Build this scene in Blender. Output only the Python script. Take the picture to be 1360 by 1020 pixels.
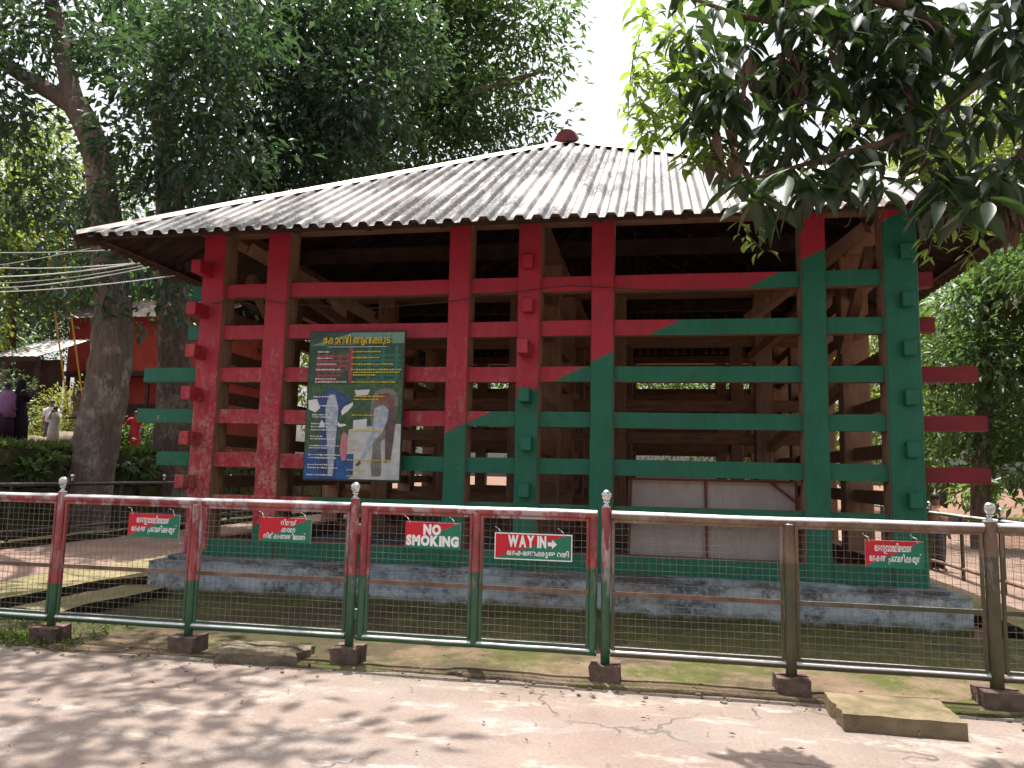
import bpy, bmesh, math, random
import numpy as np
from math import radians, sin, cos, pi, sqrt, atan2
from mathutils import Vector, Matrix

# ------------------------------------------------------------------ camera, sky, sun, exposure
for o in list(bpy.data.objects): bpy.data.objects.remove(o)
S = bpy.context.scene
COL = S.collection
EYE = 1.6
cam_d = bpy.data.cameras.new('camera'); cam = bpy.data.objects.new('camera', cam_d); COL.objects.link(cam)
CAM_R = Matrix.Rotation(radians(10.5), 3, 'Z') @ Matrix.Rotation(pi/2 + radians(6.6), 3, 'X') @ Matrix.Rotation(radians(1.3), 3, 'Z')
cam.matrix_world = Matrix.Translation((0, 0, EYE)) @ CAM_R.to_4x4()
cam_d.sensor_width = 36.0; cam_d.lens = 36.0*1021/1360; cam_d.clip_end = 600; cam_d.clip_start = .05
S.camera = cam
SUN_EL, SUN_AZ = 77.0, 22.0          # azimuth counted from +Y towards -X
sdir = Vector((-sin(radians(SUN_AZ))*cos(radians(SUN_EL)), cos(radians(SUN_AZ))*cos(radians(SUN_EL)), sin(radians(SUN_EL))))
W = bpy.data.worlds.new('World'); S.world = W; W.use_nodes = True
nt = W.node_tree; bg = nt.nodes['Background']
sky = nt.nodes.new('ShaderNodeTexSky'); sky.sky_type = 'NISHITA'; sky.sun_disc = False
sky.sun_elevation = radians(SUN_EL); sky.sun_rotation = radians(-SUN_AZ)
sky.air_density = 1.0; sky.dust_density = 6.0; sky.ozone_density = .6
hs = nt.nodes.new('ShaderNodeHueSaturation'); hs.inputs['Saturation'].default_value = .35
nt.links.new(sky.outputs[0], hs.inputs['Color']); nt.links.new(hs.outputs[0], bg.inputs[0])
bg.inputs[1].default_value = .15
sl = bpy.data.lights.new('sun', 'SUN'); sl.energy = 4.6; sl.angle = radians(.53); sl.color = (1, .95, .87)
so = bpy.data.objects.new('sun', sl); COL.objects.link(so)
so.rotation_euler = sdir.to_track_quat('Z', 'Y').to_euler(); so.location = (0, 0, 30)
S.view_settings.view_transform = 'Standard'; S.view_settings.look = 'None'
S.view_settings.exposure = .95; S.view_settings.gamma = 1; S.view_settings.use_curve_mapping = False
S.cycles.max_bounces = 8; S.cycles.diffuse_bounces = 4; S.cycles.transmission_bounces = 5; S.cycles.glossy_bounces = 3

rng = random.Random(11)
def ray(x, y): return CAM_R @ Vector(((x-680)/1021, -(y-510)/1021, -1))
def at(x, y, Y):                     # the point of the place at ground distance Y that the photo shows there
    d = ray(x, y); return Vector((0, 0, EYE)) + d*(Y/d.y)
def atd(x, y, dd): return Vector((0, 0, EYE)) + ray(x, y)*dd

# ------------------------------------------------------------------ materials
class NT:
    def __init__(s, name, rough=.7, spec=.4, metal=0):
        s.m = bpy.data.materials.new(name); s.m.use_nodes = True; s.t = s.m.node_tree
        s.b = s.t.nodes['Principled BSDF']; s.out = s.t.nodes['Material Output']
        s.b.inputs['Roughness'].default_value = rough; s.b.inputs['Specular IOR Level'].default_value = spec
        s.b.inputs['Metallic'].default_value = metal
        s.geo = s.t.nodes.new('ShaderNodeNewGeometry'); s.pos = s.geo.outputs['Position']
        s.sepn = None
    def n(s, t, **k):
        x = s.t.nodes.new(t)
        for a, v in k.items(): setattr(x, a, v)
        return x
    def val(s, sock, v):
        if hasattr(v, 'is_linked') or hasattr(v, 'links'): s.t.links.new(v, sock)
        elif v is not None:
            if sock.type == 'RGBA' and len(v) == 3: v = (*v, 1)
            sock.default_value = v
    def xyz(s):
        if not s.sepn:
            s.sepn = s.n('ShaderNodeSeparateXYZ'); s.t.links.new(s.pos, s.sepn.inputs[0])
        return s.sepn.outputs
    def normal(s):
        x = s.n('ShaderNodeSeparateXYZ'); s.t.links.new(s.geo.outputs['Normal'], x.inputs[0]); return x.outputs
    def math(s, op, a, b=None, c=None):
        x = s.n('ShaderNodeMath', operation=op)
        s.val(x.inputs[0], a)
        if b is not None: s.val(x.inputs[1], b)
        if c is not None: s.val(x.inputs[2], c)
        return x.outputs[0]
    def noise(s, scale, detail=5, rough=.6, stretch=None, vec=None, dist=0):
        v = vec or s.pos
        if stretch:
            mp = s.n('ShaderNodeMapping'); s.t.links.new(v, mp.inputs[0]); mp.inputs['Scale'].default_value = stretch; v = mp.outputs[0]
        x = s.n('ShaderNodeTexNoise'); s.t.links.new(v, x.inputs['Vector'])
        x.inputs['Scale'].default_value = scale; x.inputs['Detail'].default_value = detail
        x.inputs['Roughness'].default_value = rough; x.inputs['Distortion'].default_value = dist
        return x.outputs['Fac']
    def step(s, v, a, b):
        x = s.n('ShaderNodeMapRange'); s.t.links.new(v, x.inputs[0]); x.inputs[1].default_value = a; x.inputs[2].default_value = b
        return x.outputs[0]
    def mix(s, f, a, b, bt='MIX'):
        x = s.n('ShaderNodeMix', data_type='RGBA', blend_type=bt)
        s.val(x.inputs[0], f); s.val(x.inputs[6], a); s.val(x.inputs[7], b); return x.outputs[2]
    def color(s, c): s.val(s.b.inputs['Base Color'], c); return s
    def rough(s, r): s.val(s.b.inputs['Roughness'], r); return s
    def bump(s, h, strength=.4, dist=.02):
        x = s.n('ShaderNodeBump'); s.t.links.new(h, x.inputs['Height']); x.inputs['Strength'].default_value = strength
        x.inputs['Distance'].default_value = dist; s.t.links.new(x.outputs[0], s.b.inputs['Normal']); return s

def vary(name, c1, c2, scale=4, rough=.75, spec=.3, bump=.3, bscale=40, bdist=.01, metal=0, lo=.35, hi=.65, stretch=None):
    k = NT(name, rough, spec, metal); f = k.step(k.noise(scale, stretch=stretch), lo, hi)
    k.color(k.mix(f, c1, c2)); k.bump(k.noise(bscale, 4), bump, bdist); return k.m

MAT = {}
RED, GRN = (.42, .018, .035), (.008, .125, .068)
def wood_color(k, vertical=True):
    a = k.noise(5, 6, .65, stretch=(3, 3, .5)); b = k.noise(3, 3)
    c = k.mix(k.step(a, .3, .7), (.19, .10, .062), (.37, .225, .145))
    return k.mix(k.step(b, .45, .75), c, (.30, .19, .135))
def mk_wood():
    k = NT('timber', .8, .2); k.color(wood_color(k)); k.bump(k.noise(14, 6, .7, stretch=(3, 3, .6)), .5, .012); return k.m
def mk_wood_rail():
    k = NT('timber_rail', .8, .2)
    a = k.noise(5, 6, .65, stretch=(.5, 3, 3)); c = k.mix(k.step(a, .3, .7), (.16, .08, .05), (.31, .18, .115))
    k.color(c); k.bump(k.noise(14, 6, .7, stretch=(.6, 3, 3)), .5, .012); return k.m
def paintwork(name, mode):
    k = NT(name, .5, .35)
    x, y, z = k.xyz()
    n1 = k.noise(3.2, 6, .7); n2 = k.noise(26, 5, .7); n3 = k.noise(9, 5, .7, stretch=(1, 1, .35))
    red = k.mix(k.step(n1, .3, .75), RED, (.34, .022, .05)); grn = k.mix(k.step(n1, .3, .75), GRN, (.018, .155, .10))
    if mode == 'split':
        line = k.math('ADD', k.math('MULTIPLY', x, .49), .88 + 4.93*.49)
        side = k.math('GREATER_THAN', k.math('ADD', z, k.math('MULTIPLY', k.math('SUBTRACT', n2, .5), .015)), line)
        c = k.mix(side, grn, red)
    else: c = red if mode == 'red' else grn
    if mode != 'green':
        # wear on the red end: pale scuffs and bare wood near the trampled foot of the posts
        low = k.step(z, 3.6, 1.4); wx = k.step(x, .2, -4.2) if mode == 'split' else k.step(x, 8, -3)
        if mode == 'split': wx = k.math('MULTIPLY', wx, side)
        w = k.math('MULTIPLY', k.math('MULTIPLY', low, wx), k.step(n3, .40, .56))
        c = k.mix(k.math('MULTIPLY', w, k.step(n2, .4, .6)), c, (.50, .22, .19))
        bare = k.math('MULTIPLY', k.step(n3, .55, .60), k.step(n2, .42, .52))
        c = k.mix(k.math('MULTIPLY', bare, k.math('MULTIPLY', low, wx)), c, (.40, .24, .15))
    chip = k.math('MULTIPLY', k.step(k.noise(5.2, 6, .72), .70, .72), 1.0)
    c = k.mix(chip, c, (.33, .21, .14))
    c = k.mix(k.math('MULTIPLY', k.step(k.noise(1.7, 5, .65, stretch=(2, 2, .7)), .5, .8), .35), c, (.05, .04, .035))
    gg = k.step(k.noise(7, 7, .8, stretch=(2, 2, .6)), .3, .7); c = k.mix(.5, c, k.mix(gg, (.68, .68, .68), (1.22, 1.22, 1.22)), 'MULTIPLY')
    k.color(c); k.rough(k.step(n2, -.3, 1.2)); k.bump(k.math('ADD', n2, k.math('MULTIPLY', n3, .8)), .35, .012); return k.m
MAT['maroon'] = vary('faded_maroon_paint', (.15, .012, .02), (.21, .02, .03), 4, .6, .3, .4, 26, .01)
MAT['wood'] = mk_wood(); MAT['wood_rail'] = mk_wood_rail()
MAT['paint'] = paintwork('two_tone_paint', 'split'); MAT['red'] = paintwork('red_paint', 'red'); MAT['green'] = paintwork('green_paint', 'green')

def mk_roof():
    k = NT('roof_sheet_weathered', .55, .35, .0)
    x, y, z = k.xyz()
    n = k.noise(2.2, 7, .72, stretch=(3.2, .7, .7)); big = k.noise(.55, 3, .5); fine = k.noise(22, 6, .75, stretch=(1.6, .7, .7))
    c = k.mix(k.step(k.noise(1.3, 5, .6, stretch=(4, .5, .5)), .35, .7), (.375, .36, .355), (.235, .22, .21))
    rust = k.math('MULTIPLY', k.step(big, .44, .62), k.step(n, .40, .62))
    c = k.mix(k.math('MULTIPLY', rust, .8), c, (.26, .165, .125))
    lich = k.math('MULTIPLY', k.step(k.noise(2.6, 6, .7, stretch=(3.4, .35, .35)), .38, .47), k.math('ADD', .35, k.math('MULTIPLY', k.step(fine, .36, .5), .65)))
    patch = k.step(k.noise(.8, 4, .6, stretch=(1, .6, .6)), .36, .50); lich = k.math('MULTIPLY', lich, k.math('MULTIPLY', patch, k.step(k.math('ADD', x, k.math('MULTIPLY', big, 3.0)), 3.8, .4)))
    c = k.mix(k.math('MULTIPLY', patch, .5), c, (.13, .125, .125))
    c = k.mix(k.math('MULTIPLY', lich, .93), c, (.045, .045, .048))
    spk = k.math('MULTIPLY', k.step(k.noise(46, 4, .7), .60, .66), k.step(n, .38, .6))
    c = k.mix(k.math('MULTIPLY', spk, .75), c, (.06, .055, .05))
    k.color(c); k.rough(k.mix(lich, (.42,)*3, (.85,)*3)); k.bump(fine, .15, .006); return k.m
MAT['roof'] = mk_roof()
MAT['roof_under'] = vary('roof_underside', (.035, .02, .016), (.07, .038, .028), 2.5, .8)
MAT['hipcap'] = vary('hip_flashing', (.50, .47, .46), (.30, .17, .15), 3, .45, .5, .2, 30, .006, .2)
MAT['ridge_red'] = vary('ridge_red', (.20, .03, .035), (.10, .03, .03), 5, .6)
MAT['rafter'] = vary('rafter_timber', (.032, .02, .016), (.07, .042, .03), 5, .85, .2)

def mk_road():
    k = NT('road_concrete', .85, .25)
    n = k.noise(1.1, 7, .62); m = k.noise(.35, 4, .5); f = k.noise(60, 5, .7); g = k.noise(7, 6, .7)
    c = k.mix(k.step(n, .32, .68), (.185, .142, .122), (.265, .213, .185))
    c = k.mix(k.math('MULTIPLY', k.step(m, .45, .65), .6), c, (.215, .15, .125))
    pale = k.math('MULTIPLY', k.step(k.noise(2.3, 7, .66, stretch=(.6, 1.6, 1)), .54, .60), k.step(g, .40, .58))
    c = k.mix(k.math('MULTIPLY', pale, .75), c, (.38, .34, .31))
    stain = k.math('MULTIPLY', k.step(k.noise(1.7, 6, .7), .56, .75), .55)
    c = k.mix(stain, c, (.15, .105, .085))
    v = k.n('ShaderNodeTexVoronoi', feature='DISTANCE_TO_EDGE')
    mp = k.n('ShaderNodeVectorMath', operation='ADD'); nz = k.n('ShaderNodeTexNoise'); nz.inputs['Scale'].default_value = 2.5; nz.inputs['Detail'].default_value = 6
    k.t.links.new(k.pos, nz.inputs['Vector']); k.t.links.new(k.pos, mp.inputs[0])
    sc = k.n('ShaderNodeVectorMath', operation='SCALE'); k.t.links.new(nz.outputs['Color'], sc.inputs[0]); sc.inputs['Scale'].default_value = .7
    k.t.links.new(sc.outputs[0], mp.inputs[1]); k.t.links.new(mp.outputs[0], v.inputs['Vector']); v.inputs['Scale'].default_value = .55
    crack = k.math('MULTIPLY', k.step(v.outputs['Distance'], .008, .002), k.step(k.noise(.9, 3), .47, .56))
    c = k.mix(k.math('MULTIPLY', crack, .75), c, (.07, .05, .04))
    x, y, z = k.xyz()
    moss = k.math('MULTIPLY', k.step(y, 5.55, 6.15), k.step(k.noise(2.6, 6, .7), .45, .62))
    moss = k.math('MULTIPLY', moss, k.step(x, 2.2, -1.5))
    c = k.mix(k.math('MULTIPLY', moss, .7), c, (.085, .08, .035))
    c = k.mix(k.math('MULTIPLY', k.step(k.noise(.7, 5, .6, stretch=(.5, 1.3, 1)), .48, .66), .45), c, (.225, .21, .20))
    spk = k.step(k.noise(110, 3, .6), .63, .68)
    c = k.mix(k.math('MULTIPLY', spk, .5), c, (.16, .11, .09))
    gr = k.step(k.noise(38, 6, .8), .32, .68); c = k.mix(.55, c, k.mix(gr, (.55, .55, .55), (1.35, 1.33, 1.3)), 'MULTIPLY')
    h = k.math('ADD', k.math('MULTIPLY', f, .5), k.math('SUBTRACT', k.math('MULTIPLY', g, .8), crack))
    k.color(c); k.bump(h, .7, .016); return k.m
MAT['road'] = mk_road()
def mk_verge():
    k = NT('mossy_concrete', .9, .2)
    n = k.noise(1.6, 7, .68); g = k.noise(8, 6, .7); x, y, z = k.xyz()
    c = k.mix(k.step(n, .35, .65), (.15, .10, .065), (.235, .17, .115))
    ms = k.step(k.math('ADD', k.noise(1.2, 7, .7), k.math('MULTIPLY', k.step(y, 6.3, 8.2), .20)), .48, .60)
    c = k.mix(k.math('MULTIPLY', ms, k.step(g, .3, .5)), c, (.085, .095, .025))
    bl = k.step(k.math('ADD', k.noise(.9, 6, .7), k.math('MULTIPLY', k.step(x, 1.0, -3.5), .12)), .53, .63)
    c = k.mix(k.math('MULTIPLY', bl, .8), c, (.06, .05, .028))
    gr = k.step(k.noise(38, 6, .8), .32, .68); c = k.mix(.55, c, k.mix(gr, (.55, .55, .55), (1.35, 1.33, 1.3)), 'MULTIPLY')
    k.color(c); k.bump(k.math('ADD', g, k.noise(45, 5, .7)), .8, .025); return k.m
MAT['verge'] = mk_verge()
MAT['earth'] = vary('red_earth', (.13, .072, .05), (.20, .12, .085), .8, .95, .1, .6, 14, .03)
MAT['path'] = vary('path_concrete', (.17, .11, .085), (.24, .165, .13), .9, .9, .2, .4, 30, .015)
def mk_kerb():
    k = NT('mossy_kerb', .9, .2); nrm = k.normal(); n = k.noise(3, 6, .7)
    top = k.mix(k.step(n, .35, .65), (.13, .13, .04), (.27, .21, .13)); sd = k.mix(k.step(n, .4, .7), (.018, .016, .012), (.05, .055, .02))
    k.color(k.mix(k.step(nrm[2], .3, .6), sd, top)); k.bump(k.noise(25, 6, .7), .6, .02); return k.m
MAT['kerb'] = mk_kerb()
def mk_plinth():
    k = NT('limewashed_plinth', .85, .25); x, y, z = k.xyz()
    n = k.noise(2.2, 7, .72, stretch=(.7, 1, 1.6)); g = k.noise(13, 6, .75)
    c = k.mix(k.step(n, .35, .65), (.27, .35, .41), (.52, .55, .57))
    st = k.math('MULTIPLY', k.step(k.noise(1.9, 7, .75), .44, .56), k.step(g, .36, .54))
    c = k.mix(k.math('MULTIPLY', st, .85), c, (.045, .045, .048))
    br = k.step(k.noise(1.1, 5, .6), .52, .7); c = k.mix(k.math('MULTIPLY', br, .5), c, (.20, .155, .12))
    dirt = k.step(k.math('ADD', z, k.math('MULTIPLY', k.noise(3.5, 6, .7), -.22)), .06, -.02)
    c = k.mix(dirt, c, (.085, .09, .03))
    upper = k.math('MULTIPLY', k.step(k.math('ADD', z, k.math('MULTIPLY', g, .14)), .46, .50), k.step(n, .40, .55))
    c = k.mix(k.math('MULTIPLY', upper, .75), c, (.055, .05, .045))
    k.color(c); k.bump(k.math('ADD', g, k.noise(40, 5, .7)), .5, .015); return k.m
MAT['plinth'] = mk_plinth()
MAT['stone'] = vary('rough_stone', (.10, .08, .055), (.22, .18, .13), 6, .95, .15, .9, 22, .03)
MAT['slab'] = vary('cast_slab', (.12, .10, .055), (.25, .19, .125), 4, .95, .15, .9, 30, .02)
MAT['block'] = vary('laterite_block', (.09, .06, .05), (.19, .13, .105), 6, .95, .15, .8, 30, .02)

def mk_pipe(name, olive):
    k = NT(name, .42, .5); x, y, z = k.xyz(); nz = k.normal()[2]
    n = k.noise(7, 6, .72, stretch=(1, 1, .5)); g = k.noise(30, 5, .7); h = k.noise(3, 5, .7)
    red = k.mix(k.step(n, .4, .65), (.26, .022, .03), (.36, .10, .095)); grn = k.mix(k.step(n, .35, .7), (.018, .085, .042), (.05, .12, .055))
    if olive:
        red = k.mix(k.step(n, .4, .6), (.15, .075, .05), (.20, .15, .09)); grn = k.mix(k.step(n, .4, .65), (.055, .065, .028), (.12, .085, .05))
    line = k.math('ADD', k.math('MULTIPLY', x, .072), .61 + 3.97*.072)
    c = k.mix(k.math('GREATER_THAN', k.math('ADD', z, k.math('MULTIPLY', k.math('SUBTRACT', n, .5), .03)), line), grn, red)
    bare = k.math('MULTIPLY', k.step(k.noise(4.5, 6, .72, stretch=(1, 1, .3)), .52, .58), k.step(z, .55, .9))
    c = k.mix(k.math('MULTIPLY', bare, .35 if olive else .8), c, (.42, .34, .35))
    rub_glare = k.math('MULTIPLY', k.step(nz, .15, .5), k.step(g, .18, .36))       # upward faces: paint worn to metal, whitened further as painted sun glare
    c = k.mix(rub_glare, c, (.66, .64, .64))
    grime = k.math('MULTIPLY', k.step(h, .5, .7), .6)
    c = k.mix(grime, c, (.06, .045, .025))
    k.color(c); k.rough(k.mix(rub_glare, (.48,)*3, (.34,)*3)); k.val(k.b.inputs['Metallic'], k.math('MULTIPLY', rub_glare, .35)); k.bump(g, .25, .004); return k.m
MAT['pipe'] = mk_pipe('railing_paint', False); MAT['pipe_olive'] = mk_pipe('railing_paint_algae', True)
MAT['wire'] = vary('mesh_wire', (.13, .10, .085), (.25, .22, .20), 3, .5, .5, .1, 40, .002, .3)
MAT['chrome'] = vary('steel_ball', (.62, .61, .6), (.5, .47, .45), 6, .22, .5, .1, 30, .002, 1.0)
MAT['flat_bar'] = vary('rusty_flat_bar', (.12, .062, .045), (.22, .15, .11), 6, .75, .3)
MAT['dark_rail'] = vary('dark_railing_paint', (.02, .018, .017), (.06, .045, .04), 4, .4, .5)
def flat(name, c, rough=.55, spec=.4, v=.06):
    return vary(name, tuple(x*(1-v) for x in c), tuple(min(1, x*(1+v)) for x in c), 12, rough, spec, .05, 60, .002)
MAT['sign_red'] = flat('sign_red', (.52, .012, .025), .4); MAT['sign_green'] = flat('sign_green', (.012, .17, .095), .4); MAT['sign_white'] = flat('sign_white', (.8, .8, .8), .5)
MAT['yellow'] = flat('poster_yellow', (.75, .55, .02)); MAT['tie'] = flat('wire_tie', (.6, .58, .55))

def leaf_mat(name, c1, c2, tr, gloss=.35, nscale=1.2, trs=.45, spec=.5):
    k = NT(name, gloss, spec); n = k.noise(nscale, 4, .7); n2 = k.noise(9, 2)
    f = k.step(k.math('ADD', n, k.math('MULTIPLY', k.math('SUBTRACT', n2, .5), .5)), .3, .7)
    k.color(k.mix(f, c1, c2))
    t = k.n('ShaderNodeBsdfTranslucent'); k.val(t.inputs[0], k.mix(f, tuple(x*.75 for x in tr), tr))
    mx = k.n('ShaderNodeMixShader'); mx.inputs[0].default_value = trs
    k.t.links.new(k.b.outputs[0], mx.inputs[1]); k.t.links.new(t.outputs[0], mx.inputs[2]); k.t.links.new(mx.outputs[0], k.out.inputs[0]); return k.m
MAT['leaf_dark'] = leaf_mat('leaf_dark_green', (.021, .050, .036), (.046, .090, .054), (.09, .175, .05), .36, 1.2, .33, .6)
MAT['leaf_mid'] = leaf_mat('leaf_mid_green', (.034, .075, .032), (.07, .125, .045), (.16, .29, .055), .42, 1.2, .42)
MAT['leaf_light'] = leaf_mat('leaf_light_green', (.07, .12, .03), (.12, .17, .04), (.34, .42, .05), .45)
MAT['leaf_near'] = leaf_mat('leaf_near_glossy', (.013, .028, .017), (.03, .055, .026), (.07, .14, .02), .33, 2.0, .28)
MAT['leaf_young'] = leaf_mat('leaf_young', (.085, .15, .03), (.14, .21, .05), (.34, .50, .07), .4, 2.0, .55)
MAT['leaf_dry'] = vary('dry_leaf', (.07, .045, .032), (.15, .10, .07), 6, .9)
MAT['grass'] = leaf_mat('grass_blade', (.05, .10, .02), (.10, .15, .03), (.2, .3, .05), .6, 1.5, .35)
def mk_bark(name, a, b, pale):
    k = NT(name, .95, .1); n = k.noise(5, 7, .75, stretch=(2.4, 2.4, .45)); g = k.noise(15, 6, .75, stretch=(1.6, 1.6, .45)); p = k.noise(1.6, 5, .65)
    c = k.mix(k.step(n, .35, .68), a, b); c = k.mix(k.math('MULTIPLY', k.step(p, .52, .62), k.step(g, .4, .55)), c, pale)
    k.color(c); k.bump(k.math('ADD', n, g), 1.0, .06); return k.m
MAT['bark'] = mk_bark('bark_furrowed', (.075, .052, .04), (.20, .145, .115), (.30, .245, .21))
MAT['bark_pale'] = mk_bark('bark_pale', (.13, .10, .08), (.27, .21, .175), (.40, .36, .32))
MAT['twig'] = vary('twig', (.07, .045, .03), (.13, .085, .06), 8, .9)

# ------------------------------------------------------------------ mesh helpers
class MB:
    def __init__(s): s.v = []; s.f = []; s.m = []; s.smooth = False
    def face(s, idx, m=0): s.f.append(tuple(idx)); s.m.append(m)
    def box(s, x0, x1, y0, y1, z0, z1, mats=None):
        """mats: dict of face index by side name, default 0"""
        b = len(s.v); mats = mats or {}
        s.v += [(x0,y0,z0),(x1,y0,z0),(x1,y1,z0),(x0,y1,z0),(x0,y0,z1),(x1,y0,z1),(x1,y1,z1),(x0,y1,z1)]
        for q, nme in (((0,3,2,1),'bottom'),((4,5,6,7),'top'),((0,1,5,4),'front'),((1,2,6,5),'right'),((2,3,7,6),'back'),((3,0,4,7),'left')):
            s.face([b+i for i in q], mats.get(nme, mats.get('all', 0)))
        return s
    def bar(s, p, q, w, h, up=(0,0,1), m=0):
        p, q = Vector(p), Vector(q); d = (q-p).normalized(); u = Vector(up)
        if abs(d.dot(u)) > .98: u = Vector((1,0,0))
        a = d.cross(u).normalized(); c = a.cross(d).normalized(); b = len(s.v)
        for e in (p, q):
            for i, j in ((-1,-1),(1,-1),(1,1),(-1,1)): s.v.append(tuple(e + a*(w/2*i) + c*(h/2*j)))
        for i in range(4): s.face((b+i, b+(i+1)%4, b+4+(i+1)%4, b+4+i), m)
        s.face((b+3,b+2,b+1,b), m); s.face((b+4,b+5,b+6,b+7), m); return s
    def tube(s, path, rad, seg=8, m=0, jitter=0, rg=None, cap=True):
        path = [Vector(p) for p in path]; n = len(path)
        if not hasattr(rad, '__len__'): rad = [rad]*n
        b = len(s.v); a = None
        for i, p in enumerate(path):
            d = (path[min(i+1,n-1)] - path[max(i-1,0)]).normalized()
            if a is None: a = d.orthogonal().normalized()
            a = (a - d*a.dot(d)).normalized(); c = d.cross(a)
            for k in range(seg):
                t = 2*pi*k/seg; r = rad[i]*(1 + (jitter*(rg.random()-.5) if jitter else 0))
                s.v.append(tuple(p + a*(cos(t)*r) + c*(sin(t)*r)))
        for i in range(n-1):
            for k in range(seg):
                k2 = (k+1) % seg
                s.face((b+i*seg+k, b+i*seg+k2, b+(i+1)*seg+k2, b+(i+1)*seg+k), m)
        if cap:
            s.face([b+k for k in reversed(range(seg))], m); s.face([b+(n-1)*seg+k for k in range(seg)], m)
        return s
    def lathe(s, prof, c=(0,0,0), seg=12, m=0, sx=1, sy=1):
        b = len(s.v)
        for r, z in prof:
            for k in range(seg):
                t = 2*pi*k/seg; s.v.append((c[0]+cos(t)*r*sx, c[1]+sin(t)*r*sy, c[2]+z))
        for i in range(len(prof)-1):
            for k in range(seg):
                k2 = (k+1) % seg; s.face((b+i*seg+k, b+i*seg+k2, b+(i+1)*seg+k2, b+(i+1)*seg+k), m)
        s.face([b+k for k in reversed(range(seg))], m); s.face([b+(len(prof)-1)*seg+k for k in range(seg)], m); return s
    def poly(s, pts, m=0):
        b = len(s.v); s.v += [tuple(p) for p in pts]; s.face(range(b, b+len(pts)), m); return s
    def mesh(s, name, mats):
        me = bpy.data.meshes.new(name); me.from_pydata(s.v, [], s.f)
        for m in (mats if isinstance(mats, (list, tuple)) else [mats]): me.materials.append(MAT[m] if isinstance(m, str) else m)
        me.polygons.foreach_set('material_index', s.m)
        if s.smooth: me.polygons.foreach_set('use_smooth', [True]*len(me.polygons))
        me.update(); return me
    def build(s, name, mats, parent=None, kind=None, bevel=0):
        me = s.mesh(name, mats)
        if bevel:
            bm = bmesh.new(); bm.from_mesh(me); bmesh.ops.bevel(bm, geom=bm.edges[:], offset=bevel, segments=1, affect='EDGES'); bm.to_mesh(me); bm.free()
        return link(name, me, parent, kind)
def link(name, data, parent=None, kind=None):
    o = bpy.data.objects.new(name, data); COL.objects.link(o)
    if parent: o.parent = parent; o.matrix_parent_inverse = parent_inv(parent)
    if kind: o['kind'] = kind
    return o
def world_of(o):
    m = o.matrix_basis.copy()
    if o.parent: return world_of(o.parent) @ o.matrix_parent_inverse @ m
    return m
def parent_inv(p): return world_of(p).inverted()
def empty(name, loc, label, cat, group=None, rz=0):
    o = bpy.data.objects.new(name, None); COL.objects.link(o); o.location = loc; o.rotation_euler = (0, 0, rz); o.empty_display_size = .1
    return tag(o, label, cat, group)
def tag(o, label, cat, group=None):
    o['label'] = label; o['category'] = cat
    if group: o['group'] = group
    return o
def copy_to(src, parent, loc, name=None):
    c = src.copy(); COL.objects.link(c); c.parent = parent; c.location = loc; return c
def rough_box(x0, x1, y0, y1, z0, z1, rg, n=(6, 4, 2), amp=.02):
    """a box with subdivided, uneven faces (worn masonry)"""
    bm = bmesh.new(); bmesh.ops.create_cube(bm, size=1)
    for ax, cuts in enumerate(n):
        if cuts > 0:
            es = [e for e in bm.edges if abs((e.verts[0].co-e.verts[1].co)[ax]) > .9/(1)]
            bmesh.ops.subdivide_edges(bm, edges=es, cuts=cuts, use_grid_fill=True)
    for v in bm.verts:
        v.co = Vector((x0+(v.co.x+.5)*(x1-x0), y0+(v.co.y+.5)*(y1-y0), z0+(v.co.z+.5)*(z1-z0))) + Vector((rg.uniform(-amp,amp), rg.uniform(-amp,amp), rg.uniform(-amp,amp)))
    return bm
def bm_build(bm, name, mat, parent=None, kind=None, smooth=False):
    me = bpy.data.meshes.new(name); bm.to_mesh(me); bm.free(); me.materials.append(MAT[mat])
    if smooth: me.polygons.foreach_set('use_smooth', [True]*len(me.polygons))
    return link(name, me, parent, kind)
def grid_sheet(name, x0, x1, y0, y1, nx, ny, zf, mat, kind='structure', edge=None):
    m = MB()
    for j in range(ny+1):
        for i in range(nx+1):
            x = x0+(x1-x0)*i/nx; y = y0+(y1-y0)*j/ny
            if edge: x, y = edge(x, y, i, j)
            m.v.append((x, y, zf(x, y)))
    for j in range(ny):
        for i in range(nx):
            a = j*(nx+1)+i; m.face((a, a+1, a+nx+2, a+nx+1))
    m.smooth = True
    return m.build(name, mat, None, kind)
from mathutils import noise as mnoise
def N(x, y, z=0): return mnoise.noise(Vector((x, y, z)))

# ------------------------------------------------------------------ the setting
grid_sheet('ground', -220, 220, -60, 320, 8, 8, lambda x, y: -.06, 'earth')
YE = lambda x: 6.06 + .10*N(x*.9, 3.1) + .05*N(x*3.3, 7) - (.0 if x > -2 else 0)
def road_edge(x, y, i, j):
    return (x, YE(x)+.12) if j == 24 else (x, y)
grid_sheet('road', -26, 26, -14, 6.1, 208, 24, lambda x, y: .004*N(x*.7, y*.7), 'road', edge=road_edge)
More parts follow.
